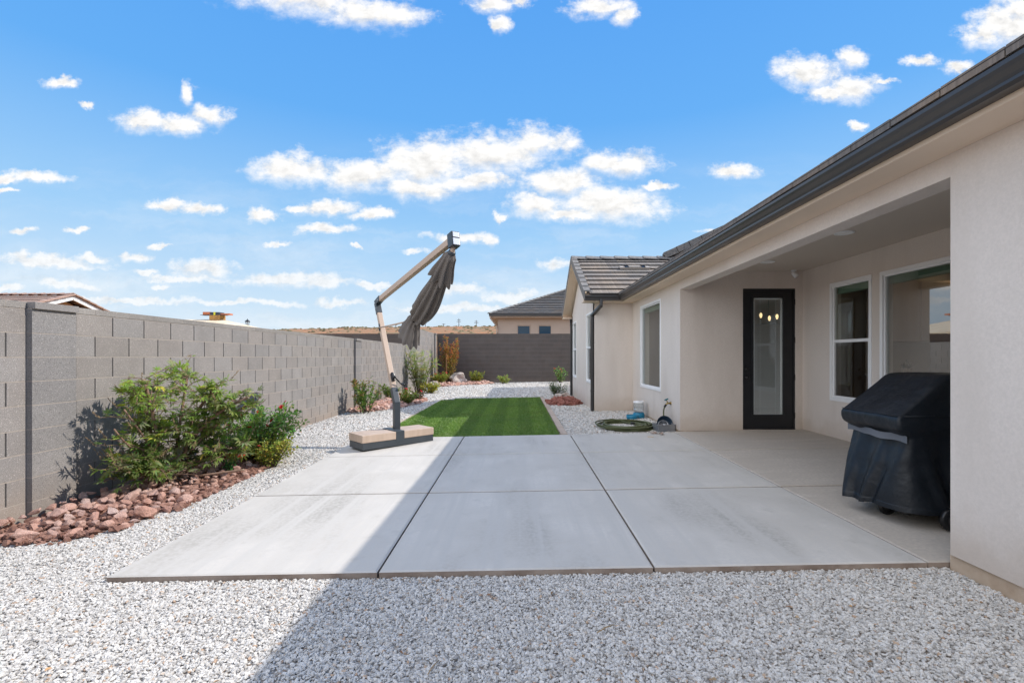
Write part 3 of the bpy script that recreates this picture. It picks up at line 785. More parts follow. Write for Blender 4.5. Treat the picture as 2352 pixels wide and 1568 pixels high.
# inside --------------------------------------------------------------
im = MB()
zf, zcg = .13, 2.66
def flat(p, mi=0): im.face(p, mi)
rooms = [(XR + .18, 9.0, 3.2, 7.60), (XW + .2, 9.0, 7.90, 10.85), (XB + .2, 6.0, YB0 + .25, YB1 - .25)]
for (a, b, c_, d_) in rooms:
    im.face([(a, c_, zf), (b, c_, zf), (b, d_, zf), (a, d_, zf)], 1)
    im.face([(a, c_, zcg), (b, c_, zcg), (b, d_, zcg), (a, d_, zcg)], 0)
    im.face([(b, c_, zf), (b, d_, zf), (b, d_, zcg), (b, c_, zcg)], 0)
    im.face([(a, d_, zf), (b, d_, zf), (b, d_, zcg), (a, d_, zcg)], 0); 
    if c_ != 7.90: im.face([(a, c_, zf), (b, c_, zf), (b, c_, zcg), (a, c_, zcg)], 0)
obj('interior_wall', im, [M['wallint'], M['floorint']], house)
for (x, y) in ((6.0, 6.6), (6.6, 7.15), (6.0, 5.2)):
    m_ = MB(); m_.lathe([(.0, zcg - .006), (.07, zcg - .006), (.08, zcg - .002)], x, y, 24); obj('ceiling_light', m_, M['lit'], house)
kt = thing('kitchen_counter', 'kitchen cabinets under a pale counter seen through the porch window', 'cabinet', (7.2, 7.3, .13))
m_ = MB(); m_.box(5.55, 8.9, 6.98, 7.58, .14, .98); obj('base_cabinet', m_, M['cabinet'], kt)
m_ = MB(); m_.cbox(5.52, 8.9, 6.95, 7.59, .981, 1.02, .005); obj('counter_top', m_, M['counter'], kt)
m_ = MB()
for i in range(6): m_.cbox(5.58 + i * .55, 6.09 + i * .55, 6.965, 6.979, .20, .78, .004); m_.cbox(5.58 + i * .55, 6.09 + i * .55, 6.965, 6.979, .80, .96, .004)
obj('cabinet_door', m_, M['cabinet'], kt)
m_ = MB(); m_.box(5.55, 8.9, 7.24, 7.585, 1.52, 2.45); u_ = obj('wall_cabinet', m_, M['cabinet'], kt)
m_ = MB()
for i in range(6): m_.cbox(5.58 + i * .55, 6.09 + i * .55, 7.225, 7.239, 1.54, 2.43, .004)
obj('cabinet_door', m_, M['cabinet'], u_)
pp = thing('potted_plant', 'small dark plant in a pale pot on the kitchen counter inside', 'plant', (5.85, 7.15, 1.02))
m_ = MB(); m_.lathe([(0, 1.022), (.05, 1.022), (.065, 1.12), (.058, 1.12), (.05, 1.1), (0, 1.1)], 5.85, 7.15, 16); obj('pot', m_, mat('pot', (.40, .30, .25), .7), pp)
m_ = MB()
for i in range(26):
    th, ln, e_ = R.uniform(0, 2 * PI), R.uniform(.10, .19), R.uniform(.5, 1.3)
    d_ = Vector((math.cos(th) * math.cos(e_), math.sin(th) * math.cos(e_), math.sin(e_))); sd_ = d_.cross(Vector((0, 0, 1))).normalized() * .012
    p = Vector((5.85, 7.15, 1.1)); m_.face([p - sd_, p + d_ * ln * .5 - sd_ * 1.5, p + d_ * ln, p + d_ * ln * .5 + sd_ * 1.5])
obj('leaf', m_, mat('dark_leaf', (.03, .06, .025), .6), pp)
ch = thing('chandelier', 'chandelier with three lit bulbs seen through the glass of the black door', 'chandelier', (5.27, 10, 2.66))
m_ = MB(); m_.tube([(5.27, 10, 2.655), (5.27, 10, 2.0)], .008, 8); m_.tube([(4.98, 10.03, 1.97), (5.27, 10, 1.99), (5.56, 9.97, 1.97)], .01, 8); obj('frame', m_, M['black'], ch)
for (x, z) in ((5.10, 2.155), (5.28, 2.095), (5.44, 2.13)):
    m_ = MB(); m_.lathe([(0, .06), (.016, .052), (.027, .025), (.028, 0), (.018, -.035), (.012, -.05), (0, -.05)], x, 9.99, 14); 
    m_.v = [(a, b, c_ + z) for a, b, c_ in m_.v]; obj('bulb', m_, M['bulb'], ch)
    m_ = MB(); m_.tube([(x, 9.99, z - .05), (x, 9.99, 1.97)], .009, 8); obj('candle', m_, M['black'], ch)
# ------------------------------------------------------------------ neighbouring houses, lamp, poles
M['stucco_far'] = mat('far_stucco', (.52, .42, .35), .9, var=[(1, .3, .7, (.48, .39, .32))])
M['orange_stucco'] = mat('orange_stucco', (.58, .38, .22), .9)
M['sheath'] = mat('roof_sheathing', (.72, .60, .44), .9, var=[(1.5, .4, .6, (.66, .52, .36))])
def hip_plane(mb, pts, rows, lip=.03, m=0):
    """eave a->b, top c(over b) d(over a): stepped tile rows"""
    a, b, c, d = map(Vector, pts)
    for k in range(rows):
        t0, t1 = k / rows, (k + 1) / rows
        p, q, r_, s_ = a.lerp(d, t0), b.lerp(c, t0), b.lerp(c, t1), a.lerp(d, t1); u = Vector((0, 0, lip))
        mb.face([p + u, q + u, r_, s_], m); mb.face([p, q, q + u, p + u], m + 1)
nh = thing('house', 'tan neighbour house with grey hipped roof and two small windows behind the dark wall', 'house', (6, 37, .5))
m_ = MB(); panel(m_, 31.2, 'y', -1, .2, -1.34, 14, .0, 4.02, [(-.06, .82, 2.2, 3.36), (1.33, 2.19, 2.2, 3.36)])
panel(m_, -1.34, 'x', -1, .2, 31.4, 44, 0, 4.02, []); panel(m_, 14, 'x', 1, .2, 31.2, 44, 0, 4.02, []); panel(m_, 44, 'y', 1, .2, -1.34, 14, 0, 4.02, [])
obj('wall', m_, M['stucco_far'], nh)
m_ = MB(); m_.box(-1.75, 14.4, 30.75, 44.4, 3.82, 3.97); obj('soffit', m_, M['stucco_far'], nh)
m_ = MB(); m_.box(-1.88, 14.5, 30.62, 30.75, 3.92, 4.06); m_.box(-1.88, -1.75, 30.75, 44.5, 3.92, 4.06); obj('gutter', m_, M['gutter'], nh)
m_ = MB(); A, B, C_, D_ = (-1.9, 30.6, 4.04), (14.5, 30.6, 4.04), (14.5, 44.6, 4.04), (-1.9, 44.6, 4.04)
ra, rb = (5.1, 37.6, 4.04 + 7 * .4167), (7.5, 37.6, 4.04 + 7 * .4167)
hip_plane(m_, (A, B, rb, ra), 19, .085); hip_plane(m_, (D_, A, ra, ra), 21, .045); hip_plane(m_, (C_, D_, ra, rb), 21); hip_plane(m_, (B, C_, rb, rb), 21)
rf = obj('roof', m_, [M['tile_grey'], M['tile_lip']], nh)
m_ = MB(); ridge_caps(m_, Vector(A) + Vector((0, 0, .06)), Vector(ra) + Vector((0, 0, .08)), 26, .16, .35); ridge_caps(m_, Vector(ra) + Vector((0, 0, .08)), Vector(rb) + Vector((0, 0, .08)), 6, .16, .35); obj('ridge_tile', m_, M['tile_edge'], rf)
m_ = MB(); y_ = 31.9; z_ = 4.04 + (y_ - 30.6) * .4167 + .07; m_.raw([(4.2, y_, z_), (5.1, y_, z_), (5.1, y_ + .35, z_ + .16), (4.2, y_ + .35, z_ + .16)], [(0, 1, 2, 3)]); obj('roof_vent', m_, M['stucco_far'], rf)
for a in (-.06, 1.33):
    m_ = MB(); 
    for q in ((a, a + .05, 2.2, 3.36), (a + .82, a + .87, 2.2, 3.36), (a + .05, a + .82, 2.2, 2.25), (a + .05, a + .82, 3.31, 3.36)): m_.box(q[0], q[1], 31.23, 31.3, q[2], q[3])
    o = obj('window', m_, M['stucco_far'], nh); m2 = MB(); m2.face([(a + .05, 31.27, 2.25), (a + .82, 31.27, 2.25), (a + .82, 31.27, 3.31), (a + .05, 31.27, 3.31)]); obj('pane', m2, M['far_glass'], o)
m_ = dspout([(-1.8, 30.7, 3.95), (-1.8, 30.7, 3.8), (-1.40, 31.12, 3.3), (-1.40, 31.12, 1)], .08, .08); obj('downspout', m_, M['stucco_far'], nh)

lh = thing('house', 'neighbour house with pinkish tile roof and white gable trim behind the near left wall', 'house', (-22, 20, 0))
px, py, pzz = -18.7, 20.0, 3.87
m_ = MB(); hip_plane(m_, ((px - 16, py - 4, pzz - 1.36), (px, py - 4, pzz - 1.36), (px, py, pzz), (px - 16, py, pzz)), 12, .035)
hip_plane(m_, ((px, py + 4, pzz - 1.36), (px - 16, py + 4, pzz - 1.36), (px - 16, py, pzz), (px, py, pzz)), 12, .035); rf = obj('roof', m_, [M['tile_tan'], M['tile_lip']], lh)
m_ = MB()
for sgn in (-1, 1):
    for k in range(12):
        a = Vector((px - .02, py + sgn * 4 * (1 - k / 12), pzz - 1.36 * (1 - k / 12) + .05)); b = Vector((px - .02, py + sgn * 4 * (1 - (k + 1.05) / 12), pzz - 1.36 * (1 - (k + 1.05) / 12) + .03))
        m_.beam(a, b, .26, .05, (1, 0, 0)); 
ridge_caps(m_, (px, py, pzz + .07), (px - 16, py, pzz + .07), 40, .15, .35); obj('rake_tile', m_, M['tile_tan_edge'], rf)
m_ = MB()
for sgn in (-1, 1): m_.beam((px - .03, py + sgn * 4, pzz - 1.36 - .10), (px - .03, py, pzz - .10), .05, .17, (1, 0, 0))
obj('fascia', m_, M['vinyl'], lh)
m_ = MB(); gx = px - .55
m_.face([(gx, py - 3.5, 0), (gx, py + 3.5, 0), (gx, py + 3.5, pzz - 1.36), (gx, py, pzz - .17), (gx, py - 3.5, pzz - 1.36)]); m_.box(px - 15.5, gx - .001, py - 3.5, py + 3.5, 0, pzz - 1.4); obj('wall', m_, M['orange_stucco'], lh)

ch_ = thing('house', 'unfinished house with pale bare roof boards under the lumber stack', 'house', (-24, 33, 0))
m_ = MB(); a, b, c_, d_ = (-29.5, 27.4, 2.75), (-15.9, 27.4, 2.75), (-15.9, 34.6, 2.75), (-29.5, 34.6, 2.75); r1_, r2_ = (-26.0, 31, 3.72), (-19.3, 31, 3.72)
m_.face([a, b, r2_, r1_]); m_.face([b, c_, r2_]); m_.face([c_, d_, r1_, r2_]); m_.face([d_, a, r1_]); m_.box(-29.5, -15.9, 27.4, 34.6, 2.6, 2.749, top=False); obj('roof', m_, M['sheath'], ch_)
m_ = MB(); panel(m_, -16.4, 'x', 1, .2, 27.9, 34.1, 0, 2.6, [(28.6, 29.7, 1.3, 2.4)]); panel(m_, 27.9, 'y', -1, .2, -29, -16.4, 0, 2.6, [(-19.6, -18.3, 1.4, 2.4)]); obj('wall', m_, M['orange_stucco'], ch_)
ls = thing('lumber_stack', 'bundle of orange and dark boards on a wooden crate atop the unfinished roof', 'lumber', (-19.6, 31, 3.7))
m_ = MB(); m_.cbox(-19.95, -19.25, 30.7, 31.3, 3.66, 3.98, .02); obj('crate', m_, mat('crate_wood', (.50, .27, .07), .8, var=[(12, .45, .6, (.30, .16, .05))]), ls)
lo = [mat('orange_board', (.55, .17, .07), .8), mat('dark_board', (.04, .05, .07), .7), mat('yellow_strap', (.75, .72, .03), .6)]
m_ = MB(); m_.cbox(-20.4, -19.9, 30.75, 31.2, 4.0, 4.19, .01); obj('board', m_, lo[0], ls); m_ = MB(); m_.cbox(-19.25, -18.65, 30.75, 31.1, 4.001, 4.09, .01); obj('board', m_, lo[0], ls)
m_ = MB(); m_.cbox(-19.9, -19.3, 30.7, 31.25, 4.0, 4.17, .01); obj('board', m_, lo[1], ls); m_ = MB(); m_.cbox(-20.55, -19.0, 30.7, 31.2, 3.981, 4.0, .004); obj('board', m_, lo[1], ls)
m_ = MB(); m_.box(-19.66, -19.55, 30.69, 31.26, 3.979, 4.18); obj('strap', m_, lo[2], ls)

lp = thing('street_lamp', 'black lantern street lamp poking above the left wall', 'street lamp', (-22.2, 39, -.4))
m_ = MB(); m_.tube([(-22.2, 39, -.4), (-22.2, 39, .6), (-22.2, 39, 3.75)], [.09, .07, .055], 10); m_.lathe([(.055, 3.75), (.1, 3.78), (.07, 3.85)], -22.2, 39, 12); obj('post', m_, M['black'], lp)
m_ = MB()
for k in range(6):
    th = k * PI / 3; m_.tube([(-22.2 + .085 * math.cos(th), 39 + .085 * math.sin(th), 3.82), (-22.2 + .155 * math.cos(th), 39 + .155 * math.sin(th), 4.16)], .018, 6)
m_.lathe([(.2, 4.15), (.2, 4.18), (.12, 4.27), (.03, 4.33), (.02, 4.40), (0, 4.42)], -22.2, 39, 12); m_.lathe([(.1, 3.78), (.1, 3.84), (.0, 3.84)], -22.2, 39, 12); ln = obj('lantern', m_, M['black'], lp)
m_ = MB(); m_.lathe([(.07, 3.84), (.13, 4.15)], -22.2, 39, 12); obj('pane', m_, glass_mat('lantern_glass', .1, (.95, .95, .95)), ln)

POL = [(791, 749, 759, 'far left of the skyline poles, faint and short above the wall'), (909, 745, 754, 'small pole on the ridge just left of the folded parasol skirt'), (977, 740, 752, 'pole on the ridge right beside the folded parasol skirt'), (1019, 743, 752, 'shortest pole on the ridge, between the parasol and the tall pole'),
       (1054, 731, 751.5, 'tallest pole with two crossarms on the red ridge'), (1094, 735, 750, 'tall pole on the ridge nearest the grey roofed house')]
M['polewood'] = mat('weathered_pole', (.12, .11, .11), .9)
for (x, yt, yb, ds_) in POL:
    Y_ = 420.; X_ = (x - 1190) * Y_ / 1092; zt_ = CAMZ + (819 - yt) * Y_ / 1092; zb_ = min(CAMZ + (819 - yb) * Y_ / 1092, hill_z(X_, Y_)) - 2
    t = thing('utility_pole', 'wooden utility pole, ' + ds_, 'utility pole', (X_, Y_, zb_), 'utility poles along the desert ridge')
    m_ = MB(); m_.tube([(X_, Y_, zb_), (X_, Y_, zt_)], [.38, .26], 6); obj('pole', m_, M['polewood'], t)
    m_ = MB(); hh = zt_ - zb_ - 2; m_.box(X_ - 1.5, X_ + 1.5, Y_ - .5, Y_ - .3, zt_ - hh * .2, zt_ - hh * .2 + .35)
    if yb - yt > 14: m_.box(X_ - 1.9, X_ + 1.9, Y_ - .5, Y_ - .3, zt_ - hh * .38, zt_ - hh * .38 + .35)
    obj('crossarm', m_, M['polewood'], t)

# ------------------------------------------------------------------ geometry-node scatters
def gn_group(name):
    ng = bpy.data.node_groups.new(name, 'GeometryNodeTree')
    ng.interface.new_socket('Geometry', in_out='INPUT', socket_type='NodeSocketGeometry'); ng.interface.new_socket('Geometry', in_out='OUTPUT', socket_type='NodeSocketGeometry')
    return ng, ng.nodes.new('NodeGroupInput'), ng.nodes.new('NodeGroupOutput')
def gnode(ng, t, **kw):
    n = ng.nodes.new(t)
    for k, v in kw.items(): setattr(n, k, v)
    return n
def named(ng, nm):
    n = gnode(ng, 'GeometryNodeInputNamedAttribute', data_type='FLOAT'); n.inputs[0].default_value = nm; return n.outputs[0]
def rnd(ng, typ, lo, hi_, seed):
    n = gnode(ng, 'FunctionNodeRandomValue', data_type=typ)
    ins = {'FLOAT': (2, 3), 'FLOAT_VECTOR': (0, 1), 'INT': (4, 5)}[typ]
    n.inputs[ins[0]].default_value = lo; n.inputs[ins[1]].default_value = hi_
    n.inputs['Seed'].default_value = seed
    return n.outputs[{'FLOAT': 1, 'FLOAT_VECTOR': 0, 'INT': 2}[typ]]
def scatter_stones(o, stone_mats, seed=0):
    ng, gi, go = gn_group('scatter_stones'); L = ng.links
    d = gnode(ng, 'GeometryNodeDistributePointsOnFaces'); L.new(gi.outputs[0], d.inputs['Mesh']); L.new(named(ng, 'dens'), d.inputs['Density']); d.inputs['Seed'].default_value = seed
    gti = gnode(ng, 'GeometryNodeGeometryToInstance')
    for k in range(7):
        ic = gnode(ng, 'GeometryNodeMeshIcoSphere'); ic.inputs['Radius'].default_value = .5; ic.inputs['Subdivisions'].default_value = 1 if k % 3 else 2
        sp = gnode(ng, 'GeometryNodeSetPosition'); L.new(ic.outputs[0], sp.inputs[0]); L.new(rnd(ng, 'FLOAT_VECTOR', (-.19,) * 3, (.19,) * 3, 11 + k), sp.inputs['Offset'])
        if k % 3 == 0: sp.inputs['Offset'].default_value = (0, 0, 0)
        tr = gnode(ng, 'GeometryNodeTransform'); L.new(sp.outputs[0], tr.inputs[0]); tr.inputs['Scale'].default_value = ((1.25, .85, .62), (1.0, .9, .75), (1.5, .72, .55), (1.1, 1.0, .5), (.9, .85, .8), (1.3, .7, .7), (1.05, .8, .6))[k]
        sm = gnode(ng, 'GeometryNodeSetMaterial'); sm.inputs['Material'].default_value = stone_mats[0]; L.new(tr.outputs[0], sm.inputs[0]); L.new(sm.outputs[0], gti.inputs[0])
    sp = gnode(ng, 'GeometryNodeSetPosition'); L.new(d.outputs['Points'], sp.inputs[0])
    cz = gnode(ng, 'ShaderNodeCombineXYZ'); mm = gnode(ng, 'ShaderNodeMath', operation='MULTIPLY'); L.new(rnd(ng, 'FLOAT', -.1, .62, 3), mm.inputs[0]); L.new(named(ng, 'size'), mm.inputs[1]); L.new(mm.outputs[0], cz.inputs[2]); L.new(cz.outputs[0], sp.inputs['Offset'])
    ip = gnode(ng, 'GeometryNodeInstanceOnPoints'); L.new(sp.outputs[0], ip.inputs['Points']); L.new(gti.outputs[0], ip.inputs['Instance']); ip.inputs['Pick Instance'].default_value = True
    L.new(rnd(ng, 'INT', 0, 6, 5), ip.inputs['Instance Index']); L.new(rnd(ng, 'FLOAT_VECTOR', (-.55, -.55, 0), (.55, .55, 6.283), 6), ip.inputs['Rotation'])
    ms = gnode(ng, 'ShaderNodeMath', operation='MULTIPLY'); L.new(rnd(ng, 'FLOAT', .42, 1.62, 8), ms.inputs[0]); L.new(named(ng, 'size'), ms.inputs[1]); L.new(ms.outputs[0], ip.inputs['Scale'])
    j = gnode(ng, 'GeometryNodeJoinGeometry'); L.new(ip.outputs[0], j.inputs[0]); L.new(gi.outputs[0], j.inputs[0]); L.new(j.outputs[0], go.inputs[0])
    md = o.modifiers.new('scatter', 'NODES'); md.node_group = ng
def face_attr(o, nm, fn):
    a = o.data.attributes.new(nm, 'FLOAT', 'FACE'); a.data.foreach_set('value', [fn(p.center) for p in o.data.polygons])

M['stone'] = mat('gravel_stone', (1, 1, 1), .9, var=[(2.2, .42, .68, (.80, .79, .78))], bump=[(4, .5, .004)], pos='Object',
                 rand=[(0, (.36, .335, .31)), (.14, (.50, .475, .44)), (.42, (.63, .60, .56)), (.78, (.71, .68, .635)), (.955, (.58, .55, .51)), (.98, (.55, .40, .28)), (1, (.45, .31, .22))])
M['gravelbase'] = mat('gravel_bed', (.33, .29, .25), .95, var=[(70, .4, .6, (.46, .43, .39)), (45, .5, .62, (.20, .15, .11)), (.8, .6, .75, (.42, .25, .15))], bump=[(70, .8, .02)])
gm = MB(); step = .41
LAWN = (-2.31, .665, 7.57, 14.72)
def yard(x, y):
    if not (X0 < x < 9): return False
    if -2.52 < x < 4.8 and 2.90 < y < 7.56: return False
    if LAWN[0] - .02 < x < .80 and LAWN[2] - .02 < y < LAWN[3] + .02: return False
    return True
xs_ = sorted(set([round(v, 3) for v in np.arange(X0, 2.65, .4)] + [-2.52, .80, LAWN[0] - .02, 1.75, 2.62, 3.2, 4.2, 6, 9]))
ys_ = sorted(set([round(v, 3) for v in np.arange(-6, 2.6, .4)] + [2.895, 7.565, LAWN[3] + .02, 10.89] + [round(v, 3) for v in np.arange(3.1, 24.0, .4)] + [24.0]))
for i in range(len(xs_) - 1):
    for j in range(len(ys_) - 1):
        cx, cy = (xs_[i] + xs_[i + 1]) / 2, (ys_[j] + ys_[j + 1]) / 2
        if not yard(cx, cy): continue
        if cx > 2.62 and cy < 21 : continue
        if cx > 1.75 and 10.89 < cy < 15.3: continue
        q = [(xs_[i], ys_[j]), (xs_[i + 1], ys_[j]), (xs_[i + 1], ys_[j + 1]), (xs_[i], ys_[j + 1])]
        gm.face([(x, y, gz(x, y)) for x, y in q])
gv = obj('gravel', gm, [M['gravelbase'], M['stone']]); kind(gv, 'stuff', 'white and pale grey crushed stone covering the yard around the patio and lawn')
def dn(c):
    x, y = c.x, c.y
    if abs(x) > 1.13 * y + .7 or y < 1.2: return 0.
    if y < 5: return 12500.
    if y < 8: return 7000.
    if y < 11: return 2800.
    if y < 15: return 1700.
    return 1000.
def szf(c):
    y = c.y
    return .0136 if y < 5 else .0178 if y < 8 else .029 if y < 11 else .036 if y < 15 else .045
face_attr(gv, 'dens', dn); face_attr(gv, 'size', szf)
scatter_stones(gv, [M['stone']])

# lawn ------------------------------------------------------------------
M['turf'] = mat('turf_soil', (.15, .235, .045), .95, var=[(9, .4, .65, (.19, .27, .06)), (40, .5, .7, (.07, .12, .02)), (1.6, .55, .75, (.22, .21, .08))], bump=[(60, .8, .02)])
m, nt_, out_ = new_mat('grass_blade'); M['blade'] = m
b_ = N(nt_, 'ShaderNodeBsdfPrincipled'); b_.inputs['Roughness'].default_value = .38; b_.inputs['Specular IOR Level'].default_value = .75
pp_ = coords(nt_, None, 'Position'); oi = N(nt_, 'ShaderNodeObjectInfo')
rp = N(nt_, 'ShaderNodeValToRGB'); nt_.links.new(oi.outputs['Random'], rp.inputs[0]); e_ = rp.color_ramp.elements; e_[0].color = (.18, .36, .05, 1); e_[1].color = (.46, .60, .13, 1)
e2 = e_.new(.96); e2.color = (.40, .55, .11, 1); e_[-1].color = (.30, .26, .10, 1)
sp_ = N(nt_, 'ShaderNodeSeparateXYZ'); nt_.links.new(pp_, sp_.inputs[0])
wv = math_(nt_, 'SINE', math_(nt_, 'MULTIPLY', sp_.outputs[0], 2 * PI / .52))
c_ = mixc(nt_, maprange(nt_, wv, -.3, .3, 0, .30), rp.outputs[0], (.065, .155, .022))
c_ = mixc(nt_, maprange(nt_, noise(nt_, pp_, 1.3, 3.), .55, .75, 0, .35), c_, (.24, .22, .07))
c_ = mixc(nt_, maprange(nt_, noise(nt_, pp_, .5, 3.), .4, .65, 0, .3), c_, (.08, .22, .03))
nt_.links.new(c_, b_.inputs['Base Color']); tr_ = N(nt_, 'ShaderNodeBsdfTranslucent'); nt_.links.new(c_, tr_.inputs[0])
mx_ = N(nt_, 'ShaderNodeMixShader'); mx_.inputs[0].default_value = .5; nt_.links.new(b_.outputs[0], mx_.inputs[1]); nt_.links.new(tr_.outputs[0], mx_.inputs[2]); nt_.links.new(mx_.outputs[0], out_.inputs[0])
lm = MB()
lx = list(np.linspace(LAWN[0], LAWN[1], 9)); ly = list(np.linspace(LAWN[2], LAWN[3], 20))
def lz(x, y): return gz(x, y) + .035
for i in range(8):
    for j in range(19):
        if i == 0 and j == 18: continue
        q = [(lx[i], ly[j]), (lx[i + 1], ly[j]), (lx[i + 1], ly[j + 1]), (lx[i], ly[j + 1])]
        lm.face([(x, y, lz(x, y)) for x, y in q])
for k in range(8):
    lm.face([(lx[k], ly[0], lz(lx[k], ly[0])), (lx[k + 1], ly[0], lz(lx[k + 1], ly[0])), (lx[k + 1], ly[0], lz(lx[k + 1], ly[0]) - .1), (lx[k], ly[0], lz(lx[k], ly[0]) - .1)])
lw = obj('grass', lm, [M['turf'], M['blade']]); kind(lw, 'stuff', 'short mown green lawn beyond the patio')
face_attr(lw, 'dens', lambda c: 0. if c.z < lz(c.x, c.y) - .02 else 5600. if c.y < 9.5 else 4600. if c.y < 12 else 3600.)
face_attr(lw, 'size', lambda c: .032 if c.y < 10 else .036)
ng, gi, go = gn_group('scatter_grass'); L = ng.links
d = gnode(ng, 'GeometryNodeDistributePointsOnFaces'); L.new(gi.outputs[0], d.inputs['Mesh']); L.new(named(ng, 'dens'), d.inputs['Density'])
cn = gnode(ng, 'GeometryNodeMeshCone', fill_type='NONE'); cn.inputs['Vertices'].default_value = 3; cn.inputs['Side Segments'].default_value = 1; cn.inputs['Radius Top'].default_value = 0; cn.inputs['Radius Bottom'].default_value = .09; cn.inputs['Depth'].default_value = 1
sm = gnode(ng, 'GeometryNodeSetMaterial'); sm.inputs['Material'].default_value = M['blade']; L.new(cn.outputs[0], sm.inputs[0])
ip = gnode(ng, 'GeometryNodeInstanceOnPoints'); L.new(d.outputs['Points'], ip.inputs['Points']); L.new(sm.outputs[0], ip.inputs['Instance'])
L.new(rnd(ng, 'FLOAT_VECTOR', (-1.4, -1.4, 0), (1.4, 1.4, 6.283), 6), ip.inputs['Rotation'])
ms = gnode(ng, 'ShaderNodeMath', operation='MULTIPLY'); L.new(rnd(ng, 'FLOAT', .6, 1.35, 8), ms.inputs[0]); L.new(named(ng, 'size'), ms.inputs[1]); L.new(ms.outputs[0], ip.inputs['Scale'])
j = gnode(ng, 'GeometryNodeJoinGeometry'); L.new(ip.outputs[0], j.inputs[0]); L.new(gi.outputs[0], j.inputs[0]); L.new(j.outputs[0], go.inputs[0])
lw.modifiers.new('scatter', 'NODES').node_group = ng
# edging strips
M['edging'] = mat('edging_concrete', (.48, .38, .30), .9, var=[(5, .4, .65, (.42, .32, .25))], bump=[(80, .3, .006)])
m_ = MB(); y = LAWN[2] + .005; rr = random.Random(5)
while y < LAWN[3]:
    y1 = min(y + .61, LAWN[3] + .1); t_ = rr.uniform(.92, 1.06); x0, x1 = .672, .80
    for (xa, xb) in ((x0, x1),):
        za, zb = gz(.7, y) + .05, gz(.7, y1) + .05
        vs = [(xa, y, za - .15), (xb, y, za - .15), (xb, y1 - .006, zb - .15), (xa, y1 - .006, zb - .15), (xa + .01, y, za), (xb - .01, y, za), (xb - .01, y1 - .006, zb), (xa + .01, y1 - .006, zb)]
        m_.raw(vs, [(0, 1, 5, 4), (1, 2, 6, 5), (2, 3, 7, 6), (3, 0, 4, 7), (4, 5, 6, 7)], 0, (t_, t_, t_))
    y = y1
M['edging2'] = mat('edging_concrete_tinted', (.48, .38, .30), .9, var=[(5, .4, .65, (.42, .32, .25))], bump=[(80, .3, .006)], tint=True)
tag(obj('lawn_edging', m_, M['edging2']), 'tan concrete kerb edging between the lawn and the house gravel', 'edging')
m_ = MB(); m_.face([(LAWN[0] - .085, 7.57, gz(-2.4, 7.57) + .03), (LAWN[0] + .002, 7.57, gz(-2.4, 7.57) + .03), (LAWN[0] + .002, 14.3, gz(-2.4, 14.3) + .03), (LAWN[0] - .085, 14.3, gz(-2.4, 14.3) + .03)])
m_.face([(LAWN[0] - .085, 7.57, gz(-2.4, 7.57) - .1), (LAWN[0] - .085, 7.57, gz(-2.4, 7.57) + .03), (LAWN[0] - .085, 14.3, gz(-2.4, 14.3) + .03), (LAWN[0] - .085, 14.3, gz(-2.4, 14.3) - .1)])
tag(obj('lawn_edging', m_, M['edging']), 'thin tan edging strip along the gravel side of the lawn, toward the block wall', 'edging')

# ------------------------------------------------------------------ rocks
def rock_mesh(seed, subdiv=2, rough=.22, sq=(1, .8, .62)):
    rr = random.Random(seed); bm = bmesh.new(); bmesh.ops.create_icosphere(bm, subdivisions=subdiv, radius=.5)
    off = Vector((rr.uniform(0, 50), rr.uniform(0, 50), rr.uniform(0, 50)))
    planes = [(Vector((rr.gauss(0, 1), rr.gauss(0, 1), rr.gauss(0, 1))).normalized(), rr.uniform(.24, .38)) for _ in range(14)]
    for v in bm.verts:
        p = v.co.copy()
        for n_, d_ in planes:
            e = p.dot(n_) - d_
            if e > 0: p -= n_ * e
        p += p.normalized() * mnoise.noise(p * 3 + off) * rough * .35
        v.co = Vector((p.x * sq[0], p.y * sq[1], p.z * sq[2]))
    return bm
def bm_to_mesh(name, bm, material):
    me = bpy.data.meshes.new(name); bm.to_mesh(me); bm.free(); me.materials.append(material); return me
M['lava'] = mat('red_rock', (1, 1, 1), .95, var=[(7, .4, .65, (.80, .74, .74)), (30, .5, .65, (1.25, 1.2, 1.15)), (50, .58, .68, (.5, .42, .42))], bump=[(14, .5, .03), (60, .5, .012)], pos='Object',
                rand=[(0, (.46, .25, .19)), (.3, (.58, .345, .265)), (.6, (.64, .43, .35)), (.85, (.52, .33, .27)), (1, (.64, .49, .43))])
RM = [bm_to_mesh('red_rock', rock_mesh(40 + k, 3, .16, ((1, .8, .62), (1.1, .75, .7), (1, .9, .55), (1.2, .8, .6))[k % 4]), M['lava']) for k in range(10)]
RL = 'angular reddish brown rock among many in the near left bed'
RG = 'red rocks covering the near left planting bed'
bed = [(-4.10, 3.62), (-3.75, 3.50), (-3.36, 3.56), (-3.14, 3.80), (-3.07, 4.3), (-3.06, 4.8), (-2.99, 5.3), (-3.0, 5.75), (-3.25, 6.15), (-3.6, 6.6), (-4.10, 6.9)]
def in_poly(x, y, P):
    c = False; n = len(P)
    for i in range(n):
        (x1, y1), (x2, y2) = P[i], P[(i + 1) % n]
        if (y1 > y) != (y2 > y) and x < (x2 - x1) * (y - y1) / (y2 - y1) + x1: c = not c
    return c
def edge_d(x, y, P):
    best = 9
    for i in range(len(P)):
        a, b = Vector((*P[i], 0)), Vector((*P[(i + 1) % len(P)], 0)); t = max(0, min(1, (Vector((x, y, 0)) - a).dot(b - a) / (b - a).length_squared)); best = min(best, (Vector((x, y, 0)) - a - (b - a) * t).length)
    return best
def mound(x, y): return gz(x, y) + .085 * min(1, edge_d(x, y, bed) / .35) if x > -4.0 else gz(x, y) + .085
placed = []; rr = random.Random(21)
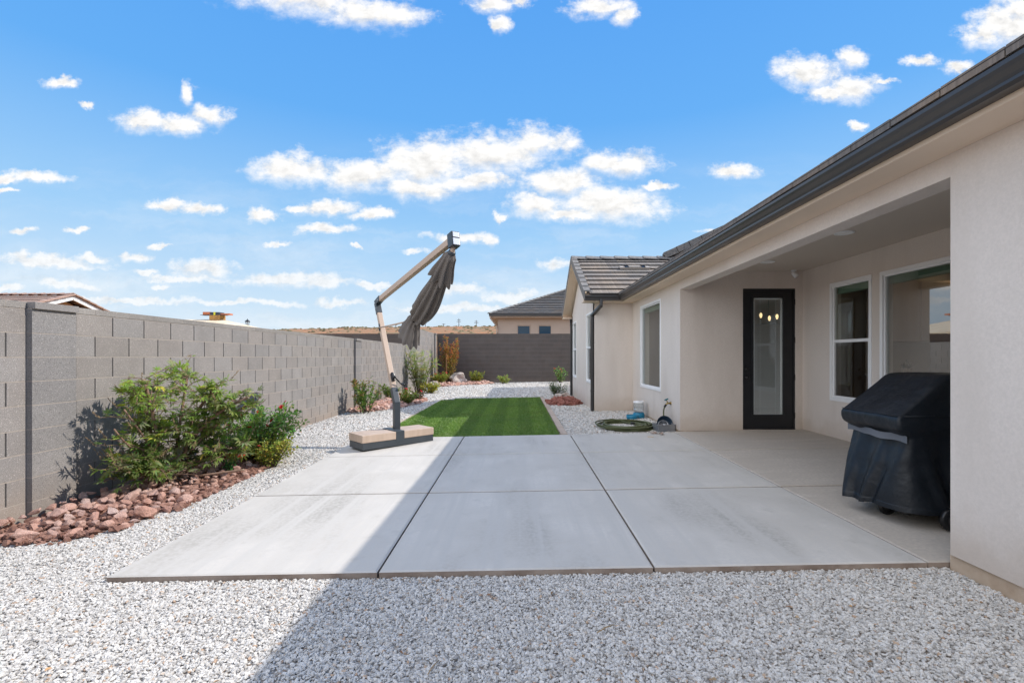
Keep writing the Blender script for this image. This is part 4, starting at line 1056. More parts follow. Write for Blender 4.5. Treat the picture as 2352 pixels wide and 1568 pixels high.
big = [(-3.70, 3.60, .20, 'large flat brownish rock at the near left tip of the rock bed'), (-3.40, 3.64, .15, 'flat brown rock at the bed edge just right of the large tip rock'),
       (-3.16, 4.06, .205, 'largest grey tinged red rock on the near edge of the rock bed'), (-3.10, 4.42, .20, 'blocky dark pink rock on the gravel edge of the red bed'), (-3.12, 4.22, .14, 'upright orange brown rock between the two largest edge rocks of the bed')]
def put_rock(x, y, s_, lab, grp, z=None, n=None):
    o = bpy.data.objects.new('red_rock', RM[n if n is not None else rr.randrange(10)]); COL.objects.link(o)
    zz_ = (mound(x, y) if z is None else z)
    o.location = (x, y, zz_ + s_ * rr.uniform(.12, .3)); o.rotation_euler = (rr.uniform(-.5, .5), rr.uniform(-.5, .5), rr.uniform(0, 6.28)); o.scale = (s_ * rr.uniform(.9, 1.15),) * 3
    tag(o, lab, 'rock', grp); placed.append((x, y, s_))
for (x, y, s_, lab) in big: put_rock(x, y, s_, lab, RG, gz(x, y))
tries = 0
while len(placed) < 298 and tries < 20000:
    tries += 1
    x, y = rr.uniform(-4.1, -2.98), rr.uniform(3.48, 6.9)
    if not in_poly(x, y, bed) or edge_d(x, y, bed) < .02 or x < -4.06: continue
    s_ = rr.choice((.065, .075, .085, .09, .10, .115, .13)) * (1.1 if y < 4.6 else .95)
    if all((x - a) ** 2 + (y - b) ** 2 > ((s_ + c) * .36) ** 2 for a, b, c in placed): put_rock(x, y, s_, RL, RG)
# the small stones and soil under and between them
def rubble(name, lab, poly, dens, size, hgt=.05, colmat=None):
    mb = MB(); xs2 = [p[0] for p in poly]; ys2 = [p[1] for p in poly]; st_ = .12
    x = min(xs2)
    while x < max(xs2):
        y = min(ys2)
        while y < max(ys2):
            if in_poly(x + st_ / 2, y + st_ / 2, poly):
                mb.face([(a, b, gz(a, b) + .004 + hgt * min(1, edge_d(a, b, poly) / .3) * (1 if in_poly(a, b, poly) else 0)) for a, b in ((x, y), (x + st_, y), (x + st_, y + st_), (x, y + st_))])
            y += st_
        x += st_
    o = obj(name, mb, [M['redsoil_shaded'], colmat or M['lava']]); kind(o, 'stuff', lab)
    face_attr(o, 'dens', lambda c: dens); face_attr(o, 'size', lambda c: size); scatter_stones(o, [colmat or M['lava']], 4)
M['lava_small_shaded'] = mat('small_red_rock_shaded', (1, 1, 1), .95, bump=[(5, .5, .02)], pos='Object', rand=[(0, (.18, .085, .06)), (.4, (.27, .14, .10)), (.8, (.34, .19, .145)), (1, (.24, .125, .09))])  # stone tones lowered to paint shade into the gaps between the rocks
M['redsoil_shaded'] = mat('red_soil_shaded', (.13, .062, .04), .95, var=[(14, .4, .6, (.20, .10, .06))], bump=[(30, .6, .02)])  # soil darkened to stand in for shade under the stones
rubble('red_rubble', 'small red stones and soil between the rocks of the near left bed', bed, 900, .05, .035, M['lava_small_shaded'])
M['lava2'] = mat('dark_red_rock', (1, 1, 1), .95, bump=[(30, .6, .02)], pos='Object', rand=[(0, (.20, .07, .05)), (.4, (.30, .11, .08)), (.8, (.36, .15, .11)), (1, (.25, .09, .07))])
rubble('red_rubble', 'dark red lava stones heaped at the corner of the house bump-out', [(.80, 12.4), (1.2, 12.2), (1.68, 12.3), (1.70, 13.2), (1.66, 14.0), (1.0, 13.9), (.84, 13.2)], 420, .095, .07, M['lava2'])
rubble('red_rubble', 'red stones around the roses beside the middle of the left wall', [(-4.1, 11.4), (-3.5, 11.6), (-3.15, 12.3), (-2.75, 13.6), (-2.78, 14.4), (-3.1, 15.1), (-4.1, 15.6)], 260, .11, .06)
rubble('red_rubble', 'red stones around the pale boulder in the far left corner', [(-4.1, 21.4), (-3.4, 21.3), (-2.6, 22.3), (-1.6, 22.6), (-1.2, 23.2), (-1.5, 23.9), (-4.1, 23.9)], 200, .13, .06)
M['boulder'] = mat('pale_boulder', (.56, .49, .43), .95, var=[(5, .45, .6, (.40, .30, .25)), (3, .5, .65, (.68, .64, .60)), (14, .55, .65, (.30, .24, .21))], bump=[(7, .7, .05), (30, .5, .02)], pos='Object')
for i, (x, y, sx_, sy_, sz_, lab) in enumerate([(-2.85, 22.9, .86, .7, .62, 'large pale pitted boulder among red stones in the far left corner'), (1.30, 13.75, .58, .46, .34, 'pale tan boulder on the dark red stones by the house'),
        (-3.75, 21.4, .6, .5, .34, 'pale boulder near the tall corner section of the left wall'), (-3.62, 15.2, .55, .45, .26, 'low pinkish boulder behind the red roses at the left wall')]):
    me = bm_to_mesh('boulder', rock_mesh(90 + i, 4, .5, (1, 1, 1)), M['boulder']); o = bpy.data.objects.new('boulder', me); COL.objects.link(o)
    o.location = (x, y, gz(x, y) + sz_ * .33); o.scale = (sx_ * 1.15, sy_ * 1.15, sz_ * 1.2); o.rotation_euler = (0, 0, i * 1.3); tag(o, lab, 'boulder')
# ------------------------------------------------------------------ plants
def leaf_mat(name, rough=.55, trans=.45):
    return mat(name, (1, 1, 1), rough, tint=True, trans=trans, spec=.35)
M['leaf'] = leaf_mat('leaf'); M['leaf_gloss'] = leaf_mat('glossy_leaf', .38, .38)
M['bark'] = mat('brown_stem', (.27, .165, .11), .85, var=[(20, .4, .6, (.20, .12, .08))]); M['bark_dark'] = mat('dark_stem', (.12, .085, .055), .9)
M['cut'] = mat('cut_wood', (.62, .50, .36), .8); M['spike'] = mat('dry_flower_spike', (1, 1, 1), .95, tint=True)
M['petal'] = mat('red_petal', (1, 1, 1), .55, tint=True, trans=.2)
def mixcol(a, b, t): return tuple(p + (q - p) * t for p, q in zip(a, b))
def add_leaf(mb, p, d, nrm, ln, wd, c, fold=.25, droop=.2):
    """pointed leaf from p along d, two halves folded on the midrib"""
    d = d.normalized(); s_ = d.cross(nrm)
    if s_.length < 1e-3: s_ = d.cross(Vector((1, 0, .3)))
    s_.normalize(); n_ = s_.cross(d).normalized()
    m1 = p + d * ln * .38 - n_ * ln * .02; tip = p + d * ln - n_ * ln * droop
    l = m1 + s_ * wd * .5 + n_ * wd * fold; r_ = m1 - s_ * wd * .5 + n_ * wd * fold
    m2 = p + d * ln * .72 - n_ * ln * droop * .45; l2 = m2 + s_ * wd * .36 + n_ * wd * fold * .7; r2_ = m2 - s_ * wd * .36 + n_ * wd * fold * .7
    i = len(mb.v); mb.v += [tuple(q) for q in (p, l, l2, tip, r2_, r_, m1, m2)]
    for f in ((0, 6, 1), (1, 6, 7, 2), (2, 7, 3), (0, 5, 6), (5, 4, 7, 6), (4, 3, 7)):
        mb.f.append(tuple(i + k for k in f)); mb.m.append(0); mb.c.append(c); mb.sm.append(False)
def rvec(rr): return Vector((rr.gauss(0, 1), rr.gauss(0, 1), rr.gauss(0, 1))).normalized()
def bezier(p0, p1, p2, n): return [p0 * (1 - t) ** 2 + p1 * 2 * t * (1 - t) + p2 * t * t for t in [i / (n - 1) for i in range(n)]]
def rose_flower(mb, p, r, rr, col=(.62, .015, .02)):
    up = (Vector((rr.gauss(0, .5), rr.gauss(-.4, .5), 1))).normalized()
    for ring, (k, e_, rad) in enumerate(((6, .25, 1.0), (5, .7, .75), (4, 1.15, .5))):
        for i in range(k):
            th = 2 * PI * i / k + ring * .5; a = up.orthogonal().normalized(); b = up.cross(a)
            d = (a * math.cos(th) + b * math.sin(th)) * math.cos(e_) + up * math.sin(e_); s_ = d.cross(up).normalized()
            t_ = rr.uniform(.7, 1.25); c = tuple(x * t_ for x in col)
            q = [p, p + d * r * rad * .55 + s_ * r * .42 * rad, p + d * r * rad + s_ * r * .22, p + d * r * rad - s_ * r * .22, p + d * r * rad * .55 - s_ * r * .42 * rad]
            mb.face(q, 0, c)

def shrub(name, label, cat, x, y, rx, ry, h, nb, nl, ll, lw_, cols, seed, group=None, upright=.5, stem_r=.008, base_sp=.25, mat_='leaf_gloss', flowers=0, fcol=(.62, .015, .02), fr=.022, leaf_from=.15, bark='bark_dark', new_col=None, lean=(0, 0), z=None, pinn=False):
    rr = random.Random(seed); z0 = gz(x, y) if z is None else z
    t = thing(name, label, cat, (x, y, z0), group)
    sm_, fm = MB(), MB(); tips = []
    for i in range(nb):
        th = rr.uniform(0, 2 * PI); q = math.sqrt(rr.random()); hh = h * rr.uniform(.55, 1.0) * (1 - .35 * q * (1 - upright))
        e = Vector((x + rx * q * math.cos(th) + lean[0], y + ry * q * math.sin(th) + lean[1], z0 + hh))
        b0 = Vector((x + rx * base_sp * q * math.cos(th) * rr.random(), y + ry * base_sp * q * math.sin(th) * rr.random(), z0 - .01))
        mid = b0.lerp(e, .5) + Vector((rr.gauss(0, .06) * rx, rr.gauss(0, .06) * ry, hh * .12))
        path = bezier(b0, mid, e, 9); sm_.tube(path, [stem_r * (1 - .75 * k / 8) for k in range(9)], 5); tips.append(e)
        for k in range(nl):
            u = leaf_from + (1 - leaf_from) * rr.random() ** .8; idx = min(7, int(u * 8)); p = path[idx].lerp(path[idx + 1], u * 8 - idx)
            ax = (path[idx + 1] - path[idx]).normalized(); d = (rvec(rr) + ax * .5 + Vector((0, 0, .25))).normalized()
            p2 = p + d * rr.uniform(0, .12) * min(rx, ry) * 1.1
            c = mixcol(cols[0], cols[1], rr.random()); 
            if len(cols) > 2 and rr.random() < .22: c = mixcol(c, cols[2], rr.random())
            if new_col and u > .78 and rr.random() < .6: c = mixcol(c, new_col, rr.uniform(.4, 1))
            c = tuple(v * 1.35 * rr.uniform(.7, 1.2) for v in c)
            if pinn:
                s_ = ax.cross(Vector((0, 0, 1)));  s_ = s_.normalized() if s_.length > .01 else Vector((1, 0, 0))
                for q_ in range(4):
                    pp2 = p2 + d * ll * .55 * q_
                    for sg in (-1, 1): add_leaf(fm, pp2, (d * .6 + s_ * sg + Vector((0, 0, rr.uniform(-.2, .3)))).normalized(), Vector((0, 0, 1)), ll * rr.uniform(.7, 1.1), lw_, c)
            else: add_leaf(fm, p2, d, (Vector((0, 0, 1)) + rvec(rr) * .5).normalized(), ll * rr.uniform(.65, 1.2), lw_ * rr.uniform(.8, 1.15), c)
    obj('stem', sm_, M[bark], t); obj('foliage', fm, M[mat_], t)
    for i in range(flowers):
        e = rr.choice(tips) + rvec(rr) * .03 * Vector((1, 1, .4)).length; mb = MB(); rose_flower(mb, e + Vector((0, 0, .012)), fr * rr.uniform(.8, 1.2), rr, fcol); obj('flower', mb, M['petal'], t)
    return t

# the big chaste-tree like bush: pruned stems, palmate leaves, dry spikes
def big_bush():
    rr = random.Random(11); bx_, by_ = -3.66, 4.98; z0 = mound(bx_, by_) - .02
    t = thing('bush', 'big pruned bush with cut stems, palmate leaves and dry flower spikes on red rocks', 'bush', (bx_, by_, z0))
    st_, cut, fm, sp = MB(), MB(), MB(), MB()
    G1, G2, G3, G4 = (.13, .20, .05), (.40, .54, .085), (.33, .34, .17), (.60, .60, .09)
    def palmate(p, d, size, c):
        up = Vector((0, 0, 1)); d = d.normalized(); s_ = d.cross(up)
        s_ = s_.normalized() if s_.length > .02 else Vector((1, 0, 0)); nrm = s_.cross(d).normalized()
        if rr.random() < .3: nrm = (nrm + rvec(rr) * .7).normalized(); s_ = d.cross(nrm).normalized()
        k = rr.choice((5, 5, 6, 7)); q = p + d * size * .35
        st_.tube([p, q], .0016, 3, caps=False)
        for i in range(k):
            a = (i - (k - 1) / 2) / ((k - 1) / 2) * 1.25; dd = d * math.cos(a) + s_ * math.sin(a); ln = size * (1.0 - .38 * abs(a) / 1.25) * rr.uniform(.85, 1.1)
            cc = tuple(v * rr.uniform(.8, 1.15) for v in c); add_leaf(fm, q, dd, nrm, ln, ln * .24, cc, .18, rr.uniform(.1, .4))
    # (base offset, tip in world, radius, cut)
    def W(px, py, Y): return Vector(((px - 1190) / 1092 * Y, Y, CAMZ + (819 - py) / 1092 * Y))
    majors = [((0, 0), W(404, 870, 5.0), W(440, 975, 4.95), .017), ((0, -.1), W(404, 868, 5.15), None, .018), ((.05, .05), W(571, 870, 5.1), None, .019)]
    stems = [(W(370, 1090, 4.90), W(365, 985, 4.75), W(330, 872, 4.65), .018, 1), (W(400, 1075, 5.05), W(410, 985, 5.1), W(430, 868, 5.25), .016, 1), (W(425, 1050, 5.1), W(425, 960, 5.0), W(496, 892, 4.95), .019, 1),
             (W(415, 1060, 5.2), W(450, 960, 5.0), W(570, 912, 5.05), .019, 1), (W(430, 1050, 5.2), W(490, 960, 5.1), W(585, 925, 5.2), .015, 1), (W(360, 1080, 5.0), W(345, 960, 4.7), W(325, 905, 4.85), .014, 1),
             (W(350, 1100, 4.72), W(348, 1060, 4.7), W(343, 1035, 4.7), .021, 1), (W(430, 1075, 5.15), W(480, 1050, 5.2), W(552, 1032, 5.3), .016, 1), (W(355, 1098, 4.75), W(330, 1090, 4.7), W(300, 1082, 4.62), .015, 1),
             (W(460, 1092, 4.9), W(500, 1086, 4.95), W(560, 1078, 5.05), .012, 1), (W(380, 1080, 5.0), W(330, 1000, 4.6), W(285, 940, 4.5), .010, 0), (W(380, 1080, 5.0), W(300, 1040, 4.5), W(262, 985, 4.35), .009, 0)]
    for b0, m1, e, r_, cu in stems:
        path = bezier(b0, m1, e, 10); st_.tube(path, [r_ * (1.05 - .25 * k / 9) for k in range(10)], 8)
        if cu:
            ax = (path[-1] - path[-2]).normalized(); cut.tube([e, e + ax * .003], r_ * .78, 10)
    # leafy shoots from everywhere
    for i in range(290):
        b0, m1, e, r_, cu = rr.choice(stems[:9]); path = bezier(b0, m1, e, 10); k = rr.randrange(2, 10); p = path[k]
        th = rr.uniform(0, 2 * PI); out = Vector((math.cos(th) * .8, math.sin(th) * 1.1, rr.uniform(-.3, .8))).normalized()
        ln = rr.uniform(.16, .46); e2 = p + out * ln
        e2.x = max(e2.x, -4.08); 
        ex = (e2.x - bx_) / .55; ey = (e2.y - by_ + .08) / .70; ez = (e2.z - z0) / 1.12
        if ex * ex + ey * ey + ez * ez * .8 > 1.25: e2 = p.lerp(e2, .5)
        if e2.z < z0 + .06: e2.z = z0 + rr.uniform(.06, .2)
        pt = bezier(p, p.lerp(e2, .5) + Vector((0, 0, .05)), e2, 6); st_.tube(pt, [.0045, .004, .0035, .003, .0025, .0015], 4)
        n = rr.randrange(5, 10); tone = rr.random()
        for q in range(n):
            u = .25 + .75 * q / n; idx = min(4, int(u * 5)); pp2 = pt[idx].lerp(pt[idx + 1], u * 5 - idx)
            d = (rvec(rr) + out * .6 + Vector((0, -.15, .15))).normalized()
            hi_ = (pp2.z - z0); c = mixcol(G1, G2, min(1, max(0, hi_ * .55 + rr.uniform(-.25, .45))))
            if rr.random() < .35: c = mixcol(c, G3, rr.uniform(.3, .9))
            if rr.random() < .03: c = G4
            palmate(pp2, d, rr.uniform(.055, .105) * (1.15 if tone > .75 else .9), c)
        if rr.random() < .42:
            ax = (out + Vector((.15, 0, .8))).normalized(); L_ = rr.uniform(.07, .16); q0 = pt[-1]
            st_.tube([q0, q0 + ax * L_], .0015, 3)
            for q in range(int(L_ * 330)):
                u = rr.random(); pz_ = q0 + ax * L_ * u + rvec(rr) * .010 * (1.15 - u); d = rvec(rr); s_ = d.orthogonal().normalized() * .004; t_ = rr.uniform(.6, 1.2)
                sp.face([pz_ - s_, pz_ + d * .008, pz_ + s_, pz_ - d * .004 + s_ * .4], 0, (.30 * t_, .21 * t_, .11 * t_))
    # a lone sprig above
    p, q = W(430, 868, 5.25), W(440, 815, 5.25); st_.tube([p, p.lerp(q, .6) - Vector((.03, 0, 0)), q], .003, 4)
    for k in range(14): palmate(p.lerp(q, .3 + .05 * k) , rvec(rr) + Vector((-.5, -.3, 0)), .05, G2) if k % 4 == 0 else None
    for k in range(45):
        u = rr.random(); a, b_ = W(398, 845, 5.2), W(440, 813, 5.25); pz_ = a.lerp(b_, u) + rvec(rr) * .011; s_ = rvec(rr) * .006; d = rvec(rr) * .01; sp.face([pz_ - s_, pz_ + d, pz_ + s_], 0, (.32, .22, .11))
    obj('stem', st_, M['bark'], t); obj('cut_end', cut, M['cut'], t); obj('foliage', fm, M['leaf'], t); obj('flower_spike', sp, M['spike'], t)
big_bush()

DK, MD, YL, RD = (.07, .15, .035), (.19, .31, .055), (.36, .34, .06), (.26, .07, .03)
shrub('rose_bush', 'dark glossy rose bush with red blooms behind the big pruned bush', 'rose bush', -3.30, 6.05, .52, .52, .82, 46, 62, .050, .034, [DK, MD, (.22, .32, .07)], 31, flowers=11, fr=.032, upright=.4, z=mound(-3.3, 6.05), leaf_from=.1)
shrub('shrub', 'yellowing small leaved shrub leaning out over the gravel in front of the dark rose bush', 'shrub', -3.05, 5.82, .33, .33, .46, 40, 46, .034, .024, [(.17, .23, .04), (.38, .38, .07), (.50, .36, .08)], 32, upright=.3, flowers=1, fr=.024, z=mound(-3.1, 5.8))
shrub('rose_bush', 'little bright green rose sprig with red blooms beside the big bush', 'rose bush', -3.30, 5.42, .12, .12, .25, 7, 16, .042, .032, [(.05, .17, .05), (.10, .26, .08)], 33, flowers=5, fr=.042, upright=.6, z=mound(-3.2, 5.3))
# along the left wall
shrub('shrub', 'glossy green upright shrub with bronze new shoots in front of the second wall pilaster', 'shrub', -3.62, 11.3, .36, .36, .88, 19, 46, .075, .038, [DK, MD, (.20, .24, .05)], 34, upright=.75, new_col=(.30, .14, .05), base_sp=.4)
shrub('rose_bush', 'rose bush with a red bloom behind the parasol mast, close to the wall', 'rose bush', -3.78, 14.2, .36, .36, .68, 18, 34, .06, .04, [(.09, .15, .03), (.20, .26, .05)], 35, flowers=2, fr=.05, upright=.6)
shrub('rose_bush', 'yellow green rose bush with red blooms right beside the parasol mast', 'rose bush', -3.05, 13.1, .34, .34, .50, 24, 36, .055, .036, [(.10, .17, .03), (.26, .28, .05), (.10, .07, .03)], 36, flowers=5, fr=.045, upright=.5)
shrub('shrub', 'low dark shrub with purplish leaves on the red stones beside the lawn', 'shrub', -2.98, 14.1, .26, .26, .36, 16, 30, .05, .035, [(.05, .06, .02), (.12, .12, .04), (.22, .05, .04)], 37, flowers=1, fr=.04)
shrub('tall_shrub', 'tall loose feathery green shrub against the wall just right of the parasol mast', 'shrub', -3.68, 17.6, .66, .62, 1.78, 30, 15, .075, .030, [(.16, .22, .05), (.32, .38, .09), (.50, .45, .13)], 38, upright=.85, stem_r=.011, base_sp=.3, leaf_from=.12, pinn=True, mat_='leaf')
shrub('shrub', 'small yellow leaved shrub at the foot of the tall feathery shrub', 'shrub', -3.22, 17.4, .40, .36, .50, 26, 36, .065, .04, [(.22, .24, .04), (.45, .40, .06)], 39, upright=.35)
# far left corner
def rusty_tree():
    x, y = -3.32, 22.95
    t = shrub('small_tree', 'young staked tree with rust red and olive leaves in the far left corner', 'tree', x, y, .52, .46, 2.45, 34, 74, .085, .05, [(.22, .22, .045), (.42, .27, .06), (.50, .15, .05)], 40, upright=1.0, stem_r=.013, base_sp=.25, leaf_from=.22, new_col=(.42, .12, .05), mat_='leaf')
    m_ = MB(); m_.tube([(x - .12, y - .1, gz(x, y) - .05), (x - .12, y - .1, gz(x, y) + 1.55)], .035, 8); obj('stake', m_, mat('tree_stake', (.50, .27, .14), .85), t)
rusty_tree()
shrub('shrub', 'yellow green bush on red stones right of the pale boulder at the dark wall', 'shrub', -2.12, 23.1, .50, .42, .72, 30, 38, .075, .042, [(.14, .20, .03), (.34, .34, .06)], 41, upright=.5)
shrub('rose_bush', 'yellow green rose bush with red blooms in front of the young rust leaved tree', 'rose bush', -3.70, 22.3, .55, .42, .70, 30, 36, .08, .05, [(.16, .22, .04), (.36, .36, .07)], 42, flowers=6, fr=.06, upright=.55)
shrub('shrub', 'small pale green shrub alone on the gravel before the middle of the dark wall', 'shrub', -.70, 22.8, .32, .28, .50, 14, 26, .085, .055, [(.14, .22, .05), (.40, .42, .12)], 43, upright=.45, mat_='leaf')
shrub('rose_bush', 'spindly rose bush with orange pink tips before the dark wall near the house', 'rose bush', 2.02, 22.8, .40, .32, .80, 13, 26, .085, .055, [(.08, .17, .04), (.24, .34, .10)], 44, upright=.8, flowers=4, fcol=(.75, .18, .10), fr=.06)
shrub('shrub', 'wispy dark green shrub behind the boulder at the corner of the house', 'shrub', 1.22, 14.6, .36, .34, .58, 26, 32, .085, .014, [(.05, .09, .03), (.10, .15, .05)], 45, upright=.5, mat_='leaf', lean=(.03, 0))

# ------------------------------------------------------------------ cantilever parasol
M['u_tan'] = mat('tan_powder_coat', (.50, .375, .285), .5, var=[(2, .3, .7, (.47, .35, .265))]); M['u_dark'] = mat('slate_metal', (.042, .050, .058), .42, var=[(5, .45, .7, (.052, .060, .068))])
M['canvas'] = mat('taupe_canvas', (.165, .143, .128), .95, var=[(6, .4, .65, (.14, .12, .108))], bump=[(500, .3, .002), (9, .2, .02)], tint=True, trans=.06)
um = thing('parasol', 'folded taupe cantilever parasol on a weighted base at the corner of the patio', 'parasol', (-1.8, 7.03, pz(-1.8, 7.03)))
F_ = Vector((-2.108, 6.44, 0)); u_ = Vector((.725, .689, 0)); v_ = Vector((-.689, .725, 0))
bz = pz(-1.85, 6.95) + .012
TB = Matrix(((u_.x, v_.x, 0, F_.x), (u_.y, v_.y, 0, F_.y), (0, 0, 1, bz), (0, 0, 0, 1)))
m_ = MB(); m_.cbox(0, 1.13, 0, .41, .0, .095, .006, mat=TB); m_.cbox(.505, .635, -.003, .413, .05, .212, .005, mat=TB); base = obj('base', m_, M['u_dark'], um)
M['u_wood'] = mat('tan_wood_grain_panel', (.50, .375, .285), .5, var=[(14, .4, .65, (.41, .30, .22), (1, 1, .12)), (2, .3, .7, (.54, .41, .315))])
m_ = MB(); m_.cbox(-.006, .503, -.006, .416, .097, .203, .008, mat=TB); obj('base_cover', m_, M['u_wood'], um)
m_ = MB(); m_.cbox(.637, 1.136, -.006, .416, .097, .203, .008, mat=TB); obj('base_cover', m_, M['u_wood'], um)
m_ = MB()
for a in (.06, 1.07):
    for b in (.06, .35): m_.lathe([(0, -.012), (.02, -.012), (.02, .004)], 0, 0, 10, mat=TB @ Matrix.Translation((a, b, 0)))
obj('foot', m_, M['black'], base)
PA = Vector((.555, -.83, 0)).normalized(); PN = Vector((.83, .555, 0)).normalized(); P0 = Vector((-1.797, 7.03, 0))
def UP(d, z): return P0 + PA * d + Vector((0, 0, z))
m_ = MB(); m_.beam(UP(0, bz + .2), UP(0, .63), .088, .088, PN); m_.beam(UP(.004, .60), UP(-.125, .82), .088, .088, PN); obj('post', m_, M['u_dark'], um)
m_ = MB(); m_.beam(UP(-.105, .785), UP(-.86, 2.065), .074, .074, PN); mast = obj('mast', m_, M['u_tan'], um)
m_ = MB(); m_.beam(UP(-.815, 1.99), UP(-.925, 2.178), .084, .084, PN)
m_.beam(UP(-.955, 2.165), UP(-.72, 2.232), .082, .086, PN); obj('elbow', m_, M['u_dark'], um)
m_ = MB()
for (d_, z_) in ((-.87, 2.08), (-.92, 2.17), (-.79, 2.21)):
    for sg in (-1, 1): m_.lathe([(0, .004), (.009, .003), (.01, 0)], 0, 0, 8, mat=Matrix.Translation(UP(d_, z_) + PN * sg * .0415) @ PN.to_track_quat('Z', 'Y').to_matrix().to_4x4() @ Matrix.Scale(sg, 4, (0, 0, 1)))
obj('bolt', m_, mat('bolt_steel', (.6, .6, .6), .3, metal=1.), um)
m_ = MB(); m_.beam(UP(-.79, 2.213), UP(1.87, 2.632), .068, .078, PN); obj('arm', m_, M['u_tan'], um)
m_ = MB(); m_.cbox(-.045, .075, -.052, .052, -.085, .085, .006, mat=Matrix(((PA.x, PN.x, 0, UP(1.89, 0).x), (PA.y, PN.y, 0, UP(1.89, 0).y), (0, 0, 1, 2.622), (0, 0, 0, 1))) @ Matrix.Rotation(math.radians(-10), 4, 'Y')); hd = obj('head', m_, M['u_dark'], um)
m_ = MB(); m_.cbox(.077, .084, -.040, .040, .012, .074, .004, mat=Matrix(((PA.x, PN.x, 0, UP(1.89, 0).x), (PA.y, PN.y, 0, UP(1.89, 0).y), (0, 0, 1, 2.622), (0, 0, 0, 1))) @ Matrix.Rotation(math.radians(-10), 4, 'Y')); m_.cbox(.077, .084, -.042, .042, -.078, .002, .004, mat=Matrix(((PA.x, PN.x, 0, UP(1.89, 0).x), (PA.y, PN.y, 0, UP(1.89, 0).y), (0, 0, 1, 2.622), (0, 0, 0, 1))) @ Matrix.Rotation(math.radians(-10), 4, 'Y')); obj('end_plate', m_, mat('satin_plate', (.62, .62, .63), .35, metal=.6), hd)
m_ = MB(); m_.tube([UP(1.905, 2.56), UP(1.87, 2.50), UP(1.84, 2.46)], .028, 12); obj('hanger', m_, M['u_tan'], um)
# folded canopy: pleated loft along a sagging axis
def canopy(axis, radii, npl, amp, seed, ph=0, stretch=None, ns=44, na=120):
    rr = random.Random(seed); mb = MB(); pts = [UP(*a) for a in axis]
    def samp(t):
        x = t * (len(pts) - 1); i = min(len(pts) - 2, int(x)); f = x - i
        p0_, p1_, p2_, p3_ = pts[max(0, i - 1)], pts[i], pts[i + 1], pts[min(len(pts) - 1, i + 2)]
        return .5 * ((2 * p1_) + (p2_ - p0_) * f + (2 * p0_ - 5 * p1_ + 4 * p2_ - p3_) * f * f + (3 * p1_ - p0_ - 3 * p2_ + p3_) * f ** 3)
    def rad(t):
        for (a, ra), (b, rb) in zip(radii[:-1], radii[1:]):
            if a <= t <= b: q = (t - a) / (b - a); q = q * q * (3 - 2 * q); return ra + (rb - ra) * q
        return radii[-1][1]
    phs = [rr.uniform(0, 6.28) for _ in range(4)]; vs = []
    for i in range(ns):
        t = i / (ns - 1); p = samp(t); tg = (samp(min(1, t + .01)) - samp(max(0, t - .01))).normalized()
        a = PN; a = (a - tg * a.dot(tg)).normalized(); b = tg.cross(a)
        for k in range(na):
            th = 2 * PI * k / na; tw = th + .2 * t
            w_ = math.cos(npl * tw + ph + .2 * math.sin(2.0 * t * 3 + phs[0])); w_ = math.copysign(abs(w_) ** .7, w_)
            w2_ = math.cos(2 * npl * tw + phs[1] + t) * .12 + math.cos(3 * tw + phs[2] + .6 * t) * .22
            r = rad(t) * (1 + amp(t) * (w_ + w2_) * .75); sx_ = stretch(t) if stretch else 1
            e = 0
            if i == ns - 1: e = .02 * math.cos(npl * tw + ph)
            vs.append(p + a * math.cos(th) * r * .82 + b * math.sin(th) * r * sx_ + tg * e)
    fs = [(i * na + k, i * na + (k + 1) % na, (i + 1) * na + (k + 1) % na, (i + 1) * na + k) for i in range(ns - 1) for k in range(na)]
    mb.raw(vs, fs, 0, (1, 1, 1), True); mb.c = [(1.0, 1.0, .99)] * len(mb.f); return mb
ax = [(1.845, 2.485), (1.66, 2.36), (1.38, 2.12), (1.02, 1.90), (.74, 1.80), (.58, 1.66), (.49, 1.55)]
cn_ = canopy(ax, [(0, .035), (.10, .075), (.25, .105), (.45, .142), (.575, .138), (.635, .085), (.667, .072), (.72, .10), (.85, .135), (1, .16)], 9, lambda t: .17 + .25 * max(0, 1 - abs(t - .45) * 3) * .6 + (-.07 if t > .66 else 0) * min(1, (t - .66) * 8), 5, stretch=lambda t: 1.0 + (.45 * min(1, max(0, (t - .60) * 4))))
can = obj('canopy', cn_, M['canvas'], um)
cp_ = canopy([(1.85, 2.49), (1.78, 2.43), (1.66, 2.33), (1.56, 2.235)], [(0, .036), (.25, .088), (1, .152)], 8, lambda t: .08 + .20 * t, 9, ph=1.2, ns=20); obj('top_flap', cp_, M['canvas'], um)
m_ = MB(); m_.lathe([(0, .03), (.04, .028), (.05, .0), (.036, -.03)], 0, 0, 16, mat=Matrix.Translation(UP(1.848, 2.488)) @ (UP(1.9, 2.56) - UP(1.84, 2.48)).to_track_quat('Z', 'Y').to_matrix().to_4x4()); obj('hub', m_, M['u_dark'], um)
m_ = MB(); m_.tube([UP(.755 + .0, 1.805) + PN * .062 * math.cos(a_) + Vector((PA.x * -.5, PA.y * -.5, .8)).normalized() * .07 * math.sin(a_) for a_ in np.linspace(0, 2 * PI, 25)], .011, 6); obj('tie_strap', m_, M['canvas'], um)
m_ = MB(); m_.tube([UP(-.66, 1.755) - PN * .045, UP(-.2, 1.765) - PN * .03, UP(.62, 1.79)], .0125, 8); obj('tilt_rod', m_, M['u_tan'], um)
m_ = MB(); m_.beam(UP(-.66, 1.70) - PN * .045, UP(-.68, 1.82) - PN * .045, .018, .03, PN); obj('rod_bracket', m_, M['u_dark'], um)
